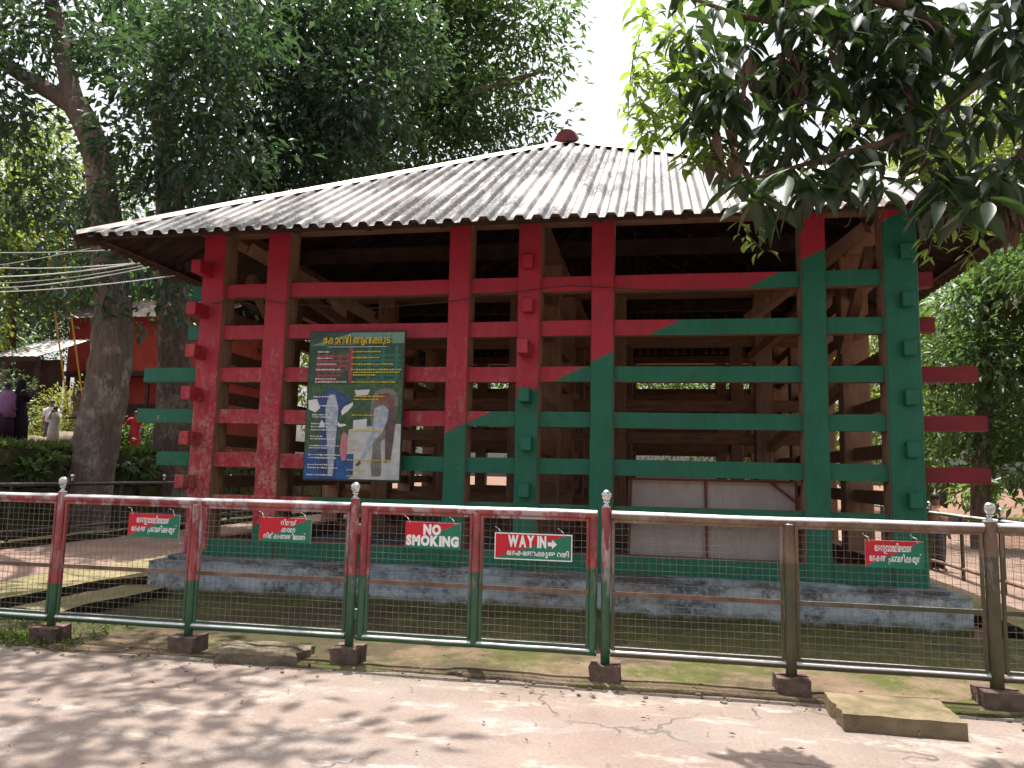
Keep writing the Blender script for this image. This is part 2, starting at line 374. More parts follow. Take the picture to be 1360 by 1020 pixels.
# the mossy strip under the railing, a few centimetres above the road with a broken front edge
m = MB(); nx = 320
xs = [-9.5+19.5*i/nx for i in range(nx+1)]
rows = []
for j in range(12):
    r = []
    for x in xs:
        ye = YE(x); lip = .028+.012*N(x*2, 1) if x > -1.6 else .012+.006*N(x*2, 1)
        if j == 0: y, z = ye, -.02
        elif j == 1: y, z = ye+.006*N(x*9, 2), lip-.006
        else:
            t = (j-2)/9; y = ye+.02+(8.74-ye-.02)*t; z = lip+.012*N(x*2.3, y*2.3)+.008*N(x*6, y*6)
            z += .035*max(0, t-.5)*2 if x > -5.4 else 0
        m.v.append((x, y, z)); r.append(len(m.v)-1)
    rows.append(r)
for j in range(11):
    for i in range(nx): m.face((rows[j][i], rows[j][i+1], rows[j+1][i+1], rows[j+1][i]))
m.smooth = True; m.build('verge', 'verge', None, 'structure')
grid_sheet('side_path', -11.6, -7.95, 6.9, 40, 12, 60, lambda x, y: .01+.012*N(x, y), 'path')
grid_sheet('yard_path', 4.4, 9.0, 6.3, 40, 12, 60, lambda x, y: .01+.012*N(x, y), 'path')
# kerbs beside the drains left and right of the cage
for (x0, x1, y0, y1, z1, lab) in ((-7.9, -6.95, 6.75, 24, .13, 'long mossy kerb on the outer side of the dark drain'),
                                  (-6.45, -5.85, 7.0, 8.70, .12, 'short mossy kerb between two drains before the cage corner'),
                                  (3.75, 4.3, 7.2, 24, .12, 'long mossy kerb beside the yard path right of cage')):
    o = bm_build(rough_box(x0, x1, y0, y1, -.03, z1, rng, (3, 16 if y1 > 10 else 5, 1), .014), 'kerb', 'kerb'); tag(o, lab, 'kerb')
# raised bank at the left with its retaining wall
def bank_z(x, y):
    e = -13.5 - x
    return 1.90 + .22*min(1, max(0, e)/2.6) + .012*max(0, e-2.6) + .05*N(x*.5, y*.5)*min(1, max(0, e))
grid_sheet('bank', -60, -13.42, 5, 70, 50, 65, bank_z, 'earth')
wl = empty('retaining_wall', (-13.4, 16, 0), 'dark mossy retaining wall below the raised bank', 'wall')
def mk_mosswall():
    k = NT('wall_moss', .95, .1); n = k.noise(2.2, 7, .7); g = k.noise(11, 6, .7)
    c = k.mix(k.step(n, .35, .65), (.028, .03, .016), (.075, .085, .03)); c = k.mix(k.math('MULTIPLY', k.step(g, .55, .65), .6), c, (.13, .11, .075))
    k.color(c); k.bump(k.math('ADD', n, g), 1, .05); return k.m
MAT['mosswall'] = mk_mosswall()
cl = [.0, .55, 1.05, 1.5, 1.88]
rw = random.Random(5)
for r in range(4):
    y = 7.0 + rw.random()*.5; z0, z1 = cl[r], cl[r+1]
    while y < 34:
        L = rw.uniform(.5, .95) if y < 24 else rw.uniform(1.4, 2.2)
        bm_build(rough_box(-13.62+rw.uniform(-.03,.03), -13.2+rw.uniform(-.05,.06), y+.012, y+L-.012, z0+.012, z1-.012, rw, (1, 2, 1), .025), 'stone', 'mosswall', wl); y += L
MB().box(-13.6, -13.3, 6.9, 34.5, -.05, 1.86).build('wall_core', 'mosswall', wl)

# ------------------------------------------------------------------ the cage
CX0, CX1, CXC = -5.92, 2.92, -1.5
Y0, Y1 = 9.1, 21.75
cage = empty('elephant_cage', (CXC, (Y0+Y1)/2, 0), 'large timber elephant cage painted red and green under a corrugated hip roof', 'building')
rc = random.Random(3)
pl = bm_build(rough_box(-6.15, 3.2, 8.75, 22.1, -.03, .43, rc, (44, 24, 3), .009), 'plinth', 'plinth', cage)
bm_build(rough_box(-6.02, 3.06, 8.93, 21.95, .425, .475, rc, (30, 10, 0), .008), 'plinth_ledge', 'plinth', pl)
ZT = 4.72
POSTX = [(-5.92, -5.60), (-4.99, -4.69), (-2.52, -2.25), (-1.64, -1.36), (-.74, -.47), (1.67, 1.94), (2.56, 2.92)]
LEV = [3.91, 3.36, 2.80, 2.25, 1.69, 1.15]
FRONT = {'front': 1}
def subd_post(x0, x1, y0, y1, z0, z1, painted):
    m = MB(); n = 7; rg = rc
    rings = []
    for i in range(n+1):
        z = z0+(z1-z0)*i/n; r = []
        c = .012
        for (x, y) in ((x0+c,y0),(x1-c,y0),(x1,y0+c),(x1,y1-c),(x1-c,y1),(x0+c,y1),(x0,y1-c),(x0,y0+c)):
            m.v.append((x+rg.uniform(-.005,.005), y+rg.uniform(-.003,.003), z)); r.append(len(m.v)-1)
        rings.append(r)
    for i in range(n):
        for k in range(8):
            k2 = (k+1) % 8
            m.face((rings[i][k], rings[i][k2], rings[i+1][k2], rings[i+1][k]), 1 if (painted and k in (0, 1, 7)) else 0)
    m.face(rings[0][::-1]); m.face(rings[-1]); return m
front_posts = []
for i, (a, b) in enumerate(POSTX):
    mm = subd_post(a, b, Y0, Y0+.32, .47, ZT, True)
    if i in (0, 6):                                   # corner posts are painted on their outer side too
        for k in range(7):
            mm.m[k*8 + (6 if i == 0 else 2)] = 1; 
    front_posts.append(mm.build('post', ['wood', 'paint'], cage))
WALLS_Y = [13.25, 17.45, 21.43]
for wy in WALLS_Y:
    for (a, b) in POSTX: subd_post(a, b, wy, wy+.3, .47, ZT, False).build('post', 'wood', cage)
SIDE_Y = [11.15, 15.2, 19.35]
for sy in SIDE_Y:
    for (a, b) in (POSTX[0], POSTX[3], POSTX[6]): subd_post(a, b, sy, sy+.3, .47, ZT, False).build('post', 'wood', cage)
# horizontal bars of the front wall, run through the posts
def rail_x(x0, x1, y0, y1, z, h, mats, fr, seg=1.1):
    m = MB(); n = max(2, int((x1-x0)/seg)); b = 0
    rings = []
    for i in range(n+1):
        x = x0+(x1-x0)*i/n; dz = rc.uniform(-.006,.006); r = []
        for (y, zz) in ((y0, z-h/2), (y0, z+h/2), (y1, z+h/2), (y1, z-h/2)): m.v.append((x, y+rc.uniform(-.003,.003), zz+dz+rc.uniform(-.003,.003))); r.append(len(m.v)-1)
        rings.append(r)
    for i in range(n):
        for k in range(4):
            k2 = (k+1) % 4; m.face((rings[i][k], rings[i+1][k], rings[i+1][k2], rings[i][k2]), 1 if (fr and k == 0) else 0)
    m.face(rings[0]); m.face(rings[-1][::-1]); return m
for z in LEV:
    rail_x(CX0+.05, CX1-.05, Y0+.07, Y0+.20, z, .185, None, True).build('bar', ['wood_rail', 'paint'], cage)
rail_x(CX0+.02, CX1-.02, Y0+.03, Y0+.30, .575, .20, None, True).build('sill', ['wood_rail', 'green'], cage)
rail_x(CX0-.1, CX1+.1, Y0+.02, Y0+.30, 4.80, .20, None, False).build('wall_plate', ['wood_rail'], cage)
for x, z, s in [(-6.73, 2.80, 0), (-6.79, 2.25, 0), (-6.45, 1.69, 0), (-6.12, 3.36, 0), (-6.1, 3.91, 0)]:
    rail_x(x, CX0+.06, Y0+.085, Y0+.215, z, .18, None, False).build('beam_end', 'green', cage)
for x, z in [(3.10, 3.88), (3.10, 3.36), (3.52, 2.80), (3.59, 2.25), (3.60, 1.68)]:
    rail_x(CX1-.06, x, Y0+.085, Y0+.215, z, .17, None, False).build('beam_end', 'maroon', cage)
for wy in WALLS_Y:
    for z in LEV: rail_x(CX0+.05, CX1-.05, wy+.08, wy+.22, z, .185, None, False).build('bar', 'wood_rail', cage)
    rail_x(CX0-.1, CX1+.1, wy, wy+.28, 4.80, .2, None, False).build('wall_plate', 'wood_rail', cage)
    rail_x(CX0, CX1, wy, wy+.28, .57, .2, None, False).build('sill', 'wood_rail', cage)
CLEV = [4.17, 3.62, 3.07, 2.52, 1.95, 1.40]
for wi, (a, b) in enumerate((POSTX[0], POSTX[3], POSTX[6])):
    cxm = (a+b)/2; off = (-.09, .03, .05)[wi]
    for li, z in enumerate(CLEV):
        MB().bar((cxm, Y0+.25, z), (cxm, Y1, z), .13, .17).build('bar', 'wood_rail', cage)
        if wi == 1: pr, ox = [.10, .12, .42, .26, .16, .14][li], [-.01, .0, .0, .0, .02, -.0][li]
        elif wi == 0: pr, ox = .26+.05*rc.random(), -.06
        else: pr, ox = .09+.03*rc.random(), .04
        xx = cxm+ox
        if wi == 0 and li > 0: xx = a+.07
        MB().box(xx-.065, xx+.065, Y0-pr, Y0+.05, z-.085, z+.085).build('beam_end', (['red','red','red','green','green','green'] if wi == 1 else ['red']*6 if wi == 0 else ['green']*6)[li], front_posts[(0, 3, 6)[wi]], bevel=.008)
    MB().bar((cxm, Y0, 4.80), (cxm, Y1, 4.80), .26, .2).build('wall_plate', 'wood_rail', cage)
    MB().bar((cxm, Y0+.3, .57), (cxm, Y1, .57), .24, .2).build('sill', 'wood_rail', cage)
# square pegs beside the mid post, as in many joints
for px, py in ((867, 655), (862, 520)): pass
# diagonal braces in the corners
for p, q in (((-5.5, 9.5, 4.6), (-4.2, 10.9, 3.9)), ((-5.5, 9.6, 4.2), (-5.6, 11.2, 3.2)), ((2.5, 9.5, 4.6), (1.3, 11.0, 3.8)), ((2.55, 9.6, 4.35), (2.6, 11.2, 3.4)), ((2.6, 11.3, 4.4), (1.6, 13.2, 3.6)), ((-5.6, 11.3, 4.4), (-4.6, 13.2, 3.6)),
             ((2.4, 13.1, 2.4), (2.6, 11.3, 3.3)), ((2.6, 11.3, 2.9), (1.9, 13.3, 2.1))):
    MB().bar(p, q, .12, .14).build('brace', 'wood', cage)

# roof: corrugated sheets, each cut to the hip
EX0, EX1, EY0, EY1, EZ, RZ = -6.98, 3.98, 8.04, 22.81, 4.36, 7.66
RUN = (EX1-EX0)/2; RISE = RZ-EZ
roof = link('roof', None, cage); roof.location = (CXC, (Y0+Y1)/2, EZ); roof.matrix_parent_inverse = parent_inv(cage)
PIT = .2; PROF = [(0, 0), (.062, 0), (.088, .042), (.100, .050), (.162, .050), (.174, .042)]
def roof_face(org, along, inward, L, is_tri):
    """org: eave start; along: unit along eave; inward: unit horizontal up-slope; L: eave length"""
    org, along, inward = Vector(org), Vector(along), Vector(inward)
    slope = (inward*RUN + Vector((0,0,RISE))).normalized(); nrm = along.cross(slope).normalized()
    if nrm.z < 0: nrm = -nrm
    us = []
    k = 0
    while k*PIT < L:
        for (u, h) in PROF:
            if k*PIT+u < L-.01: us.append((k*PIT+u, h))
        k += 1
    per = 30; i0 = 0
    sheet = 0
    while i0 < len(us)-1:
        seg = us[i0:i0+per+1]; m = MB(); jit = rc.uniform(-.012, .012)
        lift = .004*(sheet % 2)
        cols = []
        for (u, h) in seg:
            t = min(1.0, min(u, L-u)/RUN)
            base = org + along*u + nrm*(h+lift) - slope*(.02+jit); top = org + along*u + inward*(RUN*t) + Vector((0,0,RISE*t)) + nrm*(h+lift)
            nseg = 6; col = []
            for q in range(nseg+1):
                p = base.lerp(top, q/nseg); p = p + nrm*(.008*N(p.x*.8, p.y*.8))
                m.v.append(tuple(p)); col.append(len(m.v)-1)
            b0 = []
            for q in range(nseg+1): m.v.append(tuple(Vector(m.v[col[q]]) - nrm*.006)); b0.append(len(m.v)-1)
            cols.append((col, b0))
        for a, b in zip(cols[:-1], cols[1:]):
            for q in range(6): m.face((a[0][q], b[0][q], b[0][q+1], a[0][q+1]), 0)
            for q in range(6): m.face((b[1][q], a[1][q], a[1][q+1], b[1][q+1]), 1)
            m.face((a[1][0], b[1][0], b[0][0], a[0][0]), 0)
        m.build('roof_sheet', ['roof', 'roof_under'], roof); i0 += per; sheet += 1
roof_face((EX0, EY0, EZ), (1,0,0), (0,1,0), EX1-EX0, True)
roof_face((EX1, EY0, EZ), (0,1,0), (-1,0,0), EY1-EY0, False)
roof_face((EX1, EY1, EZ), (-1,0,0), (0,-1,0), EX1-EX0, True)
roof_face((EX0, EY1, EZ), (0,-1,0), (1,0,0), EY1-EY0, False)
AP0, AP1 = Vector((CXC, EY0+RUN, RZ)), Vector((CXC, EY1-RUN, RZ))
def hip_cap(p, q, name, mat, w=.17, lift=.075):
    p, q = Vector(p), Vector(q); d = (q-p); n = 8; a = Vector((d.x, d.y, 0)).normalized().cross(Vector((0,0,1)))
    m = MB()
    for i in range(n+1):
        c = p + d*(i/n) + Vector((0,0,lift + rc.uniform(-.006,.006)))
        for u, dz in ((-w, -.085), (-.05, .0), (0, .012), (.05, .0), (w, -.085)): m.v.append(tuple(c + a*u + Vector((0,0,dz))))
    for i in range(n):
        for k in range(4): m.face((i*5+k, i*5+k+1, (i+1)*5+k+1, (i+1)*5+k))
    return m.build(name, mat, roof)
for c, apx in (((EX0, EY0), AP0), ((EX1, EY0), AP0), ((EX0, EY1), AP1), ((EX1, EY1), AP1)): hip_cap((c[0], c[1], EZ), apx, 'hip_cap', 'hipcap')
m = MB(); ring = [(-.26, -.10), (-.22, .02), (-.17, .11), (-.10, .165), (0, .185), (.10, .165), (.17, .11), (.22, .02), (.26, -.10)]
ys_ = [AP0.y-.30, AP0.y-.20] + [AP0.y+(AP1.y-AP0.y)*q/6 for q in range(7)] + [AP1.y+.20, AP1.y+.30]
for q, y in enumerate(ys_):
    f = .8 if q in (0, len(ys_)-1) else 1
    m.v += [(AP0.x-.06+u*f, y, RZ+w*f) for u, w in ring]
for q in range(len(ys_)-1):
    for k_ in range(8): m.face((q*9+k_, q*9+k_+1, (q+1)*9+k_+1, (q+1)*9+k_))
m.face(range(9)[::-1]); m.face([(len(ys_)-1)*9+k_ for k_ in range(9)]); m.build('ridge_cap', 'ridge_red', roof)
# rafters and purlins
m = MB()
for i in range(1, 12):
    x = EX0+(EX1-EX0)*i/12; t = min(x-EX0, EX1-x)/RUN
    for ey, sg in ((EY0, 1), (EY1, -1)):
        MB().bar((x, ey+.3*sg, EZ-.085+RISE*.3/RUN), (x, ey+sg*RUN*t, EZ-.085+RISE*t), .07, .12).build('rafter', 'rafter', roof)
for i in range(1, 16):
    y = EY0+(EY1-EY0)*i/16; t = min(1, min(y-EY0, EY1-y)/RUN)
    for ex, sg in ((EX0, 1), (EX1, -1)):
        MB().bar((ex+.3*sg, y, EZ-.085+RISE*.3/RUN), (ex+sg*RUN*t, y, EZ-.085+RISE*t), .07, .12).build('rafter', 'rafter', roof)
for t in (.03, .2, .4, .6, .8):
    x0, x1, y0, y1 = EX0+RUN*t, EX1-RUN*t, EY0+RUN*t, EY1-RUN*t; z = EZ+RISE*t-.058
    for p, q in (((x0,y0,z),(x1,y0,z)), ((x1,y0,z),(x1,y1,z)), ((x1,y1,z),(x0,y1,z)), ((x0,y1,z),(x0,y0,z))): MB().bar(p, q, .06, .045).build('purlin', 'rafter', roof)
for c, apx in (((EX0, EY0), AP0), ((EX1, EY0), AP0), ((EX0, EY1), AP1), ((EX1, EY1), AP1)): MB().bar((c[0], c[1], EZ-.06), (apx.x, apx.y, RZ-.06), .09, .13).build('hip_rafter', 'rafter', roof)
for y in (11.2, 13.4, 15.3, 17.6, 19.5): MB().bar((CX0, y, 4.95), (CX1, y, 4.95), .16, .2).build('tie_beam', 'rafter', roof)

# ------------------------------------------------------------------ railings, gate
FY = 6.27; ZR, ZB = 1.285, .215
rf = random.Random(8)
def ball_mesh(r=.046):
    m = MB(); m.smooth = True
    m.lathe([(.024, 0), (.026, .012), (.017, .022), (.016, .034), (.03, .040), (.03, .047), (.02, .052)] + [(r*sin(a), .052+r*.9 - r*cos(a)) for a in [radians(d) for d in (25, 50, 75, 100, 125, 150, 170)]], seg=14); return m.mesh('ball', 'chrome')
BALL = ball_mesh()
def post(parent, x, y, mat, z1, ball=True, block=True, lean=0, r=.037, bw=.235):
    m = MB(); m.smooth = True; m.tube([(x, y, .0), (x+lean*.3, y, z1*.3), (x+lean*.7, y, z1*.7), (x+lean, y, z1-.012), (x+lean, y, z1-.006), (x+lean, y, z1)], [r, r, r, r, r, r*.96], 14)
    p = m.build('post', mat, parent)
    if ball: o = link('ball_finial', BALL, p); o.location = (x+lean, y, z1-.004)
    if block:
        b = bm_build(rough_box(x-bw/2, x+bw/2, y-.12, y+.12, -.03, .14, rf, (2, 2, 1), .008), 'base_block', 'block', p); 
    return p
def wires(parent, x0, x1, z0, z1, y=FY, axis='x'):
    m = MB(); st = .0535
    def W(p, q, n):
        pts = [Vector(p).lerp(Vector(q), i/n) + Vector((rf.uniform(-.0025,.0025), rf.uniform(-.003,.003), rf.uniform(-.0025,.0025))) for i in range(n+1)]
        m.tube(pts, .0017, 4, cap=False)
    P = (lambda u, z, d: (u, y+d, z)) if axis == 'x' else (lambda u, z, d: (y+d, u, z))
    u = x0+st*.5
    while u < x1: W(P(u, z0, 0), P(u+rf.uniform(-.006,.006), z1, 0), 5); u += st
    z = z0+st*.5
    while z < z1: W(P(x0, z, -.0045), P(x1, z+rf.uniform(-.006,.006), -.0045), 7); z += st
    return m.build('wire_mesh', 'wire', parent, 'stuff')
def pipe(parent, p, q, r, name, mat, n=6, wob=.003):
    m = MB(); m.smooth = True
    p, q = Vector(p), Vector(q)
    pts = [p.lerp(q, i/n)+Vector((0, 0, rf.uniform(-wob, wob))) for i in range(n+1)]; dq = (q-p).normalized()*.008
    m.tube([pts[0], pts[0]+dq] + pts[1:-1] + [pts[-1]-dq, pts[-1]], r, 12); return m.build(name, mat, parent)
def angle_frame(parent, x0, x1, z0, z1, mat):
    for nme, a in (('frame_strip', (x0, x0+.022, FY-.012, FY+.012, z0, z1)), ('frame_strip', (x1-.022, x1, FY-.012, FY+.012, z0, z1)),
                   ('frame_strip', (x0, x1, FY-.010, FY+.010, z1-.02, z1)), ('frame_strip', (x0, x1, FY-.010, FY+.010, z0, z0+.02))):
        MB().box(*a).build(nme, mat, parent)
    MB().box(x0, x1, FY-.016, FY-.006, .655, .69).build('mid_bar', 'flat_bar' if x0 < -.2 else mat, parent)

LF = empty('railing', (-4, FY, 0), 'red and green pipe railing with wire mesh left of the gate', 'railing')
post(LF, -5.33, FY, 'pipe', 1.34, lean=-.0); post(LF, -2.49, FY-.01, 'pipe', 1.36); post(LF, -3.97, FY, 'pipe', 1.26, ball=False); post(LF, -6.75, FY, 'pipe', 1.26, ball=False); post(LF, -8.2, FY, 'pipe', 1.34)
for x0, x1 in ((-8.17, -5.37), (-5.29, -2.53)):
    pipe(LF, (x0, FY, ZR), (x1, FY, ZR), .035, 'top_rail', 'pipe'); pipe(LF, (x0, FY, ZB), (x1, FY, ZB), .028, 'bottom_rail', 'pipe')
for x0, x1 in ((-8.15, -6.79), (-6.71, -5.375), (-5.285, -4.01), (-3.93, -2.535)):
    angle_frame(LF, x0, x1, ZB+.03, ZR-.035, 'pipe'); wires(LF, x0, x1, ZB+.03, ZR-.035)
RF = empty('railing', (1.5, FY, 0), 'algae stained pipe railing with wire mesh right of the gate', 'railing')
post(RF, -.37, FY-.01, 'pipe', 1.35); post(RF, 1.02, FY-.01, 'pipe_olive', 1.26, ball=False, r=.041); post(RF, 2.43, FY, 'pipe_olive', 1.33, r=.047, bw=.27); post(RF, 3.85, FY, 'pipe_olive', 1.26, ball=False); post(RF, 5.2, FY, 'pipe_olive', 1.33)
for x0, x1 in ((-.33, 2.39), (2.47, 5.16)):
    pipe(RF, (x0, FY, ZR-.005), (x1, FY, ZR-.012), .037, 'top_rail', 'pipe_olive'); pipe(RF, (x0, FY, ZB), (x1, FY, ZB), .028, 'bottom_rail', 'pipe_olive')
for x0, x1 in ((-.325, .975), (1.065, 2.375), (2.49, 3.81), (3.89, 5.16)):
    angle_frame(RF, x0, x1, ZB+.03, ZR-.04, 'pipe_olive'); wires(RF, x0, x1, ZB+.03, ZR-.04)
G = empty('gate', (-1.42, FY, 0), 'closed double gate of pipe and wire mesh between two ball topped posts', 'gate')
gx = (-2.40, -1.43, -.47)
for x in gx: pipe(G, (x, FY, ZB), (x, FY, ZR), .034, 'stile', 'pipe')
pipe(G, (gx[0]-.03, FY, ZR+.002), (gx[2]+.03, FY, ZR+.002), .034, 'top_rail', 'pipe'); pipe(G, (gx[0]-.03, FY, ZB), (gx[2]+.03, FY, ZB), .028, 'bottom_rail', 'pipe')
for i in (0, 1):
    angle_frame(G, gx[i]+.035, gx[i+1]-.035, ZB+.03, ZR-.035, 'pipe'); wires(G, gx[i]+.035, gx[i+1]-.035, ZB+.03, ZR-.035)
for z in (.4, 1.1): MB().box(-2.46, -2.41, FY-.02, FY+.02, z-.04, z+.04).build('hinge', 'pipe', G)
# railing along the far side of the left path, and right of the cage
DL = empty('railing', (-11.8, 18, 0), 'dark pipe railing with bright balls along the foot of the mossy bank', 'railing')
ys = [8.0, 11.05, 14.1, 17.15, 20.2, 23.3, 26.4]
for y in ys: post(DL, -11.8, y, 'dark_rail', 1.24, block=False, r=.04)
for a, b in zip(ys[:-1], ys[1:]):
    pipe(DL, (-11.8, a, 1.17), (-11.8, b, 1.17), .042, 'top_rail', 'dark_rail'); pipe(DL, (-11.8, a, .3), (-11.8, b, .3), .03, 'bottom_rail', 'dark_rail')
    pipe(DL, (-11.8, (a+b)/2, 0), (-11.8, (a+b)/2, 1.17), .032, 'post', 'dark_rail')
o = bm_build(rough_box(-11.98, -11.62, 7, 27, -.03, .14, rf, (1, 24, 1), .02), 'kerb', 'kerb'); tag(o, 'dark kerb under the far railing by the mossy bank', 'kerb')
DR = empty('railing', (5, 15, 0), 'sunlit pipe railing beside the yard path right of the cage', 'railing')
ys = [9.6, 12.5, 15.5, 18.5, 21.5]
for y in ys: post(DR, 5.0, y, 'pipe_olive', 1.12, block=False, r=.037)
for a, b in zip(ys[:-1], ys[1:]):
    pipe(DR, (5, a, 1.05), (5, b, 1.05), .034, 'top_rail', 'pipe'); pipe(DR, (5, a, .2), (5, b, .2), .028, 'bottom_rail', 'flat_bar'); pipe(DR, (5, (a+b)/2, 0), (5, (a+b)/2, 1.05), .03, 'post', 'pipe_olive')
    wires(DR, a, b, .25, 1.0, y=5.0, axis='y')

# loose slabs before the railing
def tilt_slab(name, corners, h, mat, label, amp):
    m = MB(); n = 7
    A, B, C, D = [Vector((*c, 0)) for c in corners]
    top = []; bot = []
    for j in range(n+1):
        for i in range(n+1):
            u, v = i/n, j/n; p = A.lerp(B, u).lerp(D.lerp(C, u), v)
            e = (i in (0, n)) or (j in (0, n)); a = amp*(1.4 if e else .7)
            m.v.append((p.x+rf.uniform(-a,a), p.y+rf.uniform(-a,a), h - (amp*1.1 if e else 0)+rf.uniform(-amp,amp)*.5))
    for j in range(n):
        for i in range(n): a = j*(n+1)+i; m.face((a, a+1, a+n+2, a+n+1))
    rim = [i for i in range(n+1)] + [k*(n+1)+n for k in range(1, n+1)] + [n*(n+1)+i for i in range(n-1, -1, -1)] + [k*(n+1) for k in range(n-1, 0, -1)]
    base = []
    for i in rim: x, y, z = m.v[i]; m.v.append((x+rf.uniform(-amp,amp)*.6, y+rf.uniform(-amp,amp)*.6, -.02)); base.append(len(m.v)-1)
    for k in range(len(rim)): k2 = (k+1) % len(rim); m.face((rim[k2], rim[k], base[k], base[k2]))
    tag(m.build(name, mat), label, 'slab')
tilt_slab('concrete_slab', ((1.21, 5.47), (1.93, 5.46), (1.94, 6.0), (1.19, 5.98)), .115, 'slab', 'flat cast concrete slab lying before the right railing', .007)
tilt_slab('broken_slab', ((-3.55, 5.96), (-2.86, 6.02), (-2.90, 6.46), (-3.68, 6.40)), .105, 'stone', 'broken rough concrete slab lying before the left railing', .022)

# ------------------------------------------------------------------ lettering
_glyph = {}
def glyph(ch, off=.012):
    if (ch, off) not in _glyph:
        cu = bpy.data.curves.new('g', 'FONT'); cu.body = ch; cu.size = 1; cu.offset = off; cu.resolution_u = 3
        ob = bpy.data.objects.new('g', cu); COL.objects.link(ob)
        bpy.context.view_layer.update()
        me = bpy.data.meshes.new_from_object(ob.evaluated_get(bpy.context.evaluated_depsgraph_get()))
        v = [tuple(x.co) for x in me.vertices]; f = [tuple(p.vertices) for p in me.polygons]
        bpy.data.objects.remove(ob); bpy.data.curves.remove(cu); bpy.data.meshes.remove(me)
        _glyph[(ch, off)] = (v, f)
    return _glyph[(ch, off)]
def line_of_text(s, off=.012, gap=.05):
    """flat mesh of one line, in em units. '+' before a letter joins it to the one before; '_' lifts the next sign above it; '~' a small hook below left"""
    V = []; F = []; x = 0; prevw = 0; i = 0
    while i < len(s):
        ch = s[i]; join = lift = hook = False
        if ch == ' ': x += .28; i += 1; continue
        if ch == '+': join = True; i += 1; ch = s[i]
        elif ch == '_': lift = True; i += 1; ch = s[i]
        elif ch == '~': hook = True; i += 1; ch = s[i]
        v, f = glyph(ch, off)
        if not v: i += 1; continue
        x0 = min(p[0] for p in v); x1 = max(p[0] for p in v); w = x1-x0; b = len(V); sc = 1; dx = dy = 0
        if join: x -= prevw*.42+gap
        if ch in 'ിീുൂ': x -= gap+.10
        if lift: V += [(x-gap-w*.75+(p[0]-x0)*.8, .82+(p[1]-v[0][1])*.5) for p in v]; F += [tuple(b+q for q in t) for t in f]; i += 1; continue
        if hook: V += [(x-.02+(p[0]-x0)*.7, -.22+p[1]*.55) for p in v]; F += [tuple(b+q for q in t) for t in f]; i += 1; continue
        V += [(x+p[0]-x0, p[1]) for p in v]; F += [tuple(b+q for q in t) for t in f]; x += w+gap; prevw = w; i += 1
    return V, F, x-gap
def text_into(mb, s, cx, z, h, y, width=None, off=.012, m=0, sh=1.0):
    V, F, w = line_of_text(s, off); sc = h/.72; wx = (width/(w*sc) if width else 1)*sc
    b = len(mb.v); mb.v += [(cx+(p[0]-w/2)*wx, y, z+p[1]*sc) for p in V]
    for t in F: mb.face([b+q for q in t], m)
def sign(name, x0, x1, z0, z1, lines, label, tilt=0, border=False, torn=False, y=6.205):
    cx, cz = (x0+x1)/2, (z0+z1)/2; w, h = x1-x0, z1-z0
    e = empty(name, (cx, y, cz), label, 'sign'); e.rotation_euler = (0, tilt, 0)
    L = lambda o: (setattr(o, 'matrix_parent_inverse', Matrix()), o)[1]
    p = MB()
    A, B, C, D = (-w/2, -h/2), (w/2, -h/2), (w/2, h/2), (-w/2, h/2)
    k = .93
    P1 = (-w/2, -h/2+h*.04); P2 = (w/2*k, h/2)
    b = p.v
    for (x, z) in (A, B, C, D, P2, P1):
        for yy in (-.003, .003): p.v.append((x, yy, z))
    I = lambda i, s_: i*2+s_
    p.face((I(0,0), I(1,0), I(2,0), I(4,0), I(5,0)), 1); p.face((I(5,0), I(4,0), I(3,0)), 0)
    p.face((I(0,1), I(3,1), I(2,1), I(1,1)), 2)
    for a, c in ((0,1), (1,2), (2,3), (3,0)): p.face((I(a,0), I(a,1), I(c,1), I(c,0)), 2)
    L(p.build('panel', ['sign_red', 'sign_green', 'sign_white'], e))
    t = MB()
    for (s, cx_, cz_, hh, ww, off) in lines: text_into(t, s, cx_*w/2, cz_*h/2, hh*h, -.0045, ww*w if ww else None, off)
    if name == 'way_in_sign':
        ax, az, s = w*.19, h*.05, h
        t.poly([(ax, -.0045, az), (ax+.17*s, -.0045, az), (ax+.17*s, -.0045, az-.10*s), (ax+.36*s, -.0045, az+.075*s), (ax+.17*s, -.0045, az+.25*s), (ax+.17*s, -.0045, az+.15*s), (ax, -.0045, az+.15*s)])
    L(t.build('lettering', 'sign_white', e))
    if border:
        q = MB(); bw = .006
        for a in ((-w/2-.002, w/2+.002, -h/2-.002, -h/2+bw), (-w/2-.002, w/2+.002, h/2-bw, h/2+.002), (-w/2-.002, -w/2+bw, -h/2+bw, h/2-bw), (w/2-bw, w/2+.002, -h/2+bw, h/2-bw)):
            q.box(a[0], a[1], -.0055, .004, a[2], a[3])
        L(q.build('border', 'sign_white', e))
    for sx in (-.42, .40):
        tm = MB(); tm.tube([(sx*w, -.004, h/2-.012), (sx*w-.01, -.012, h/2+.02), (sx*w-.035, .02, h/2+.035), (sx*w-.05, -.012, h/2+.05)], .0022, 5); L(tm.build('tie_wire', 'tie', e))
    return e
NOPERM = [('അനുവാദമിലല്+ലാെത'.replace('ല്', ''), .0, .22, .24, .62, .03), ('അകത+ത_് ~(പേവശിക+കരുത_്', .02, -.52, .24, .88, .03)]
NOPERM[0] = ('അനുവാദമില+ലാെത', -.02, .22, .26, .66, .03)
sign('notice_sign', -4.585, -4.085, .965, 1.17, NOPERM, 'red and green two line notice on the red and green left railing', .012)
sign('notice_sign', 1.55, 1.955, .965, 1.165, NOPERM, 'red and green two line notice on the algae stained right railing', .0)
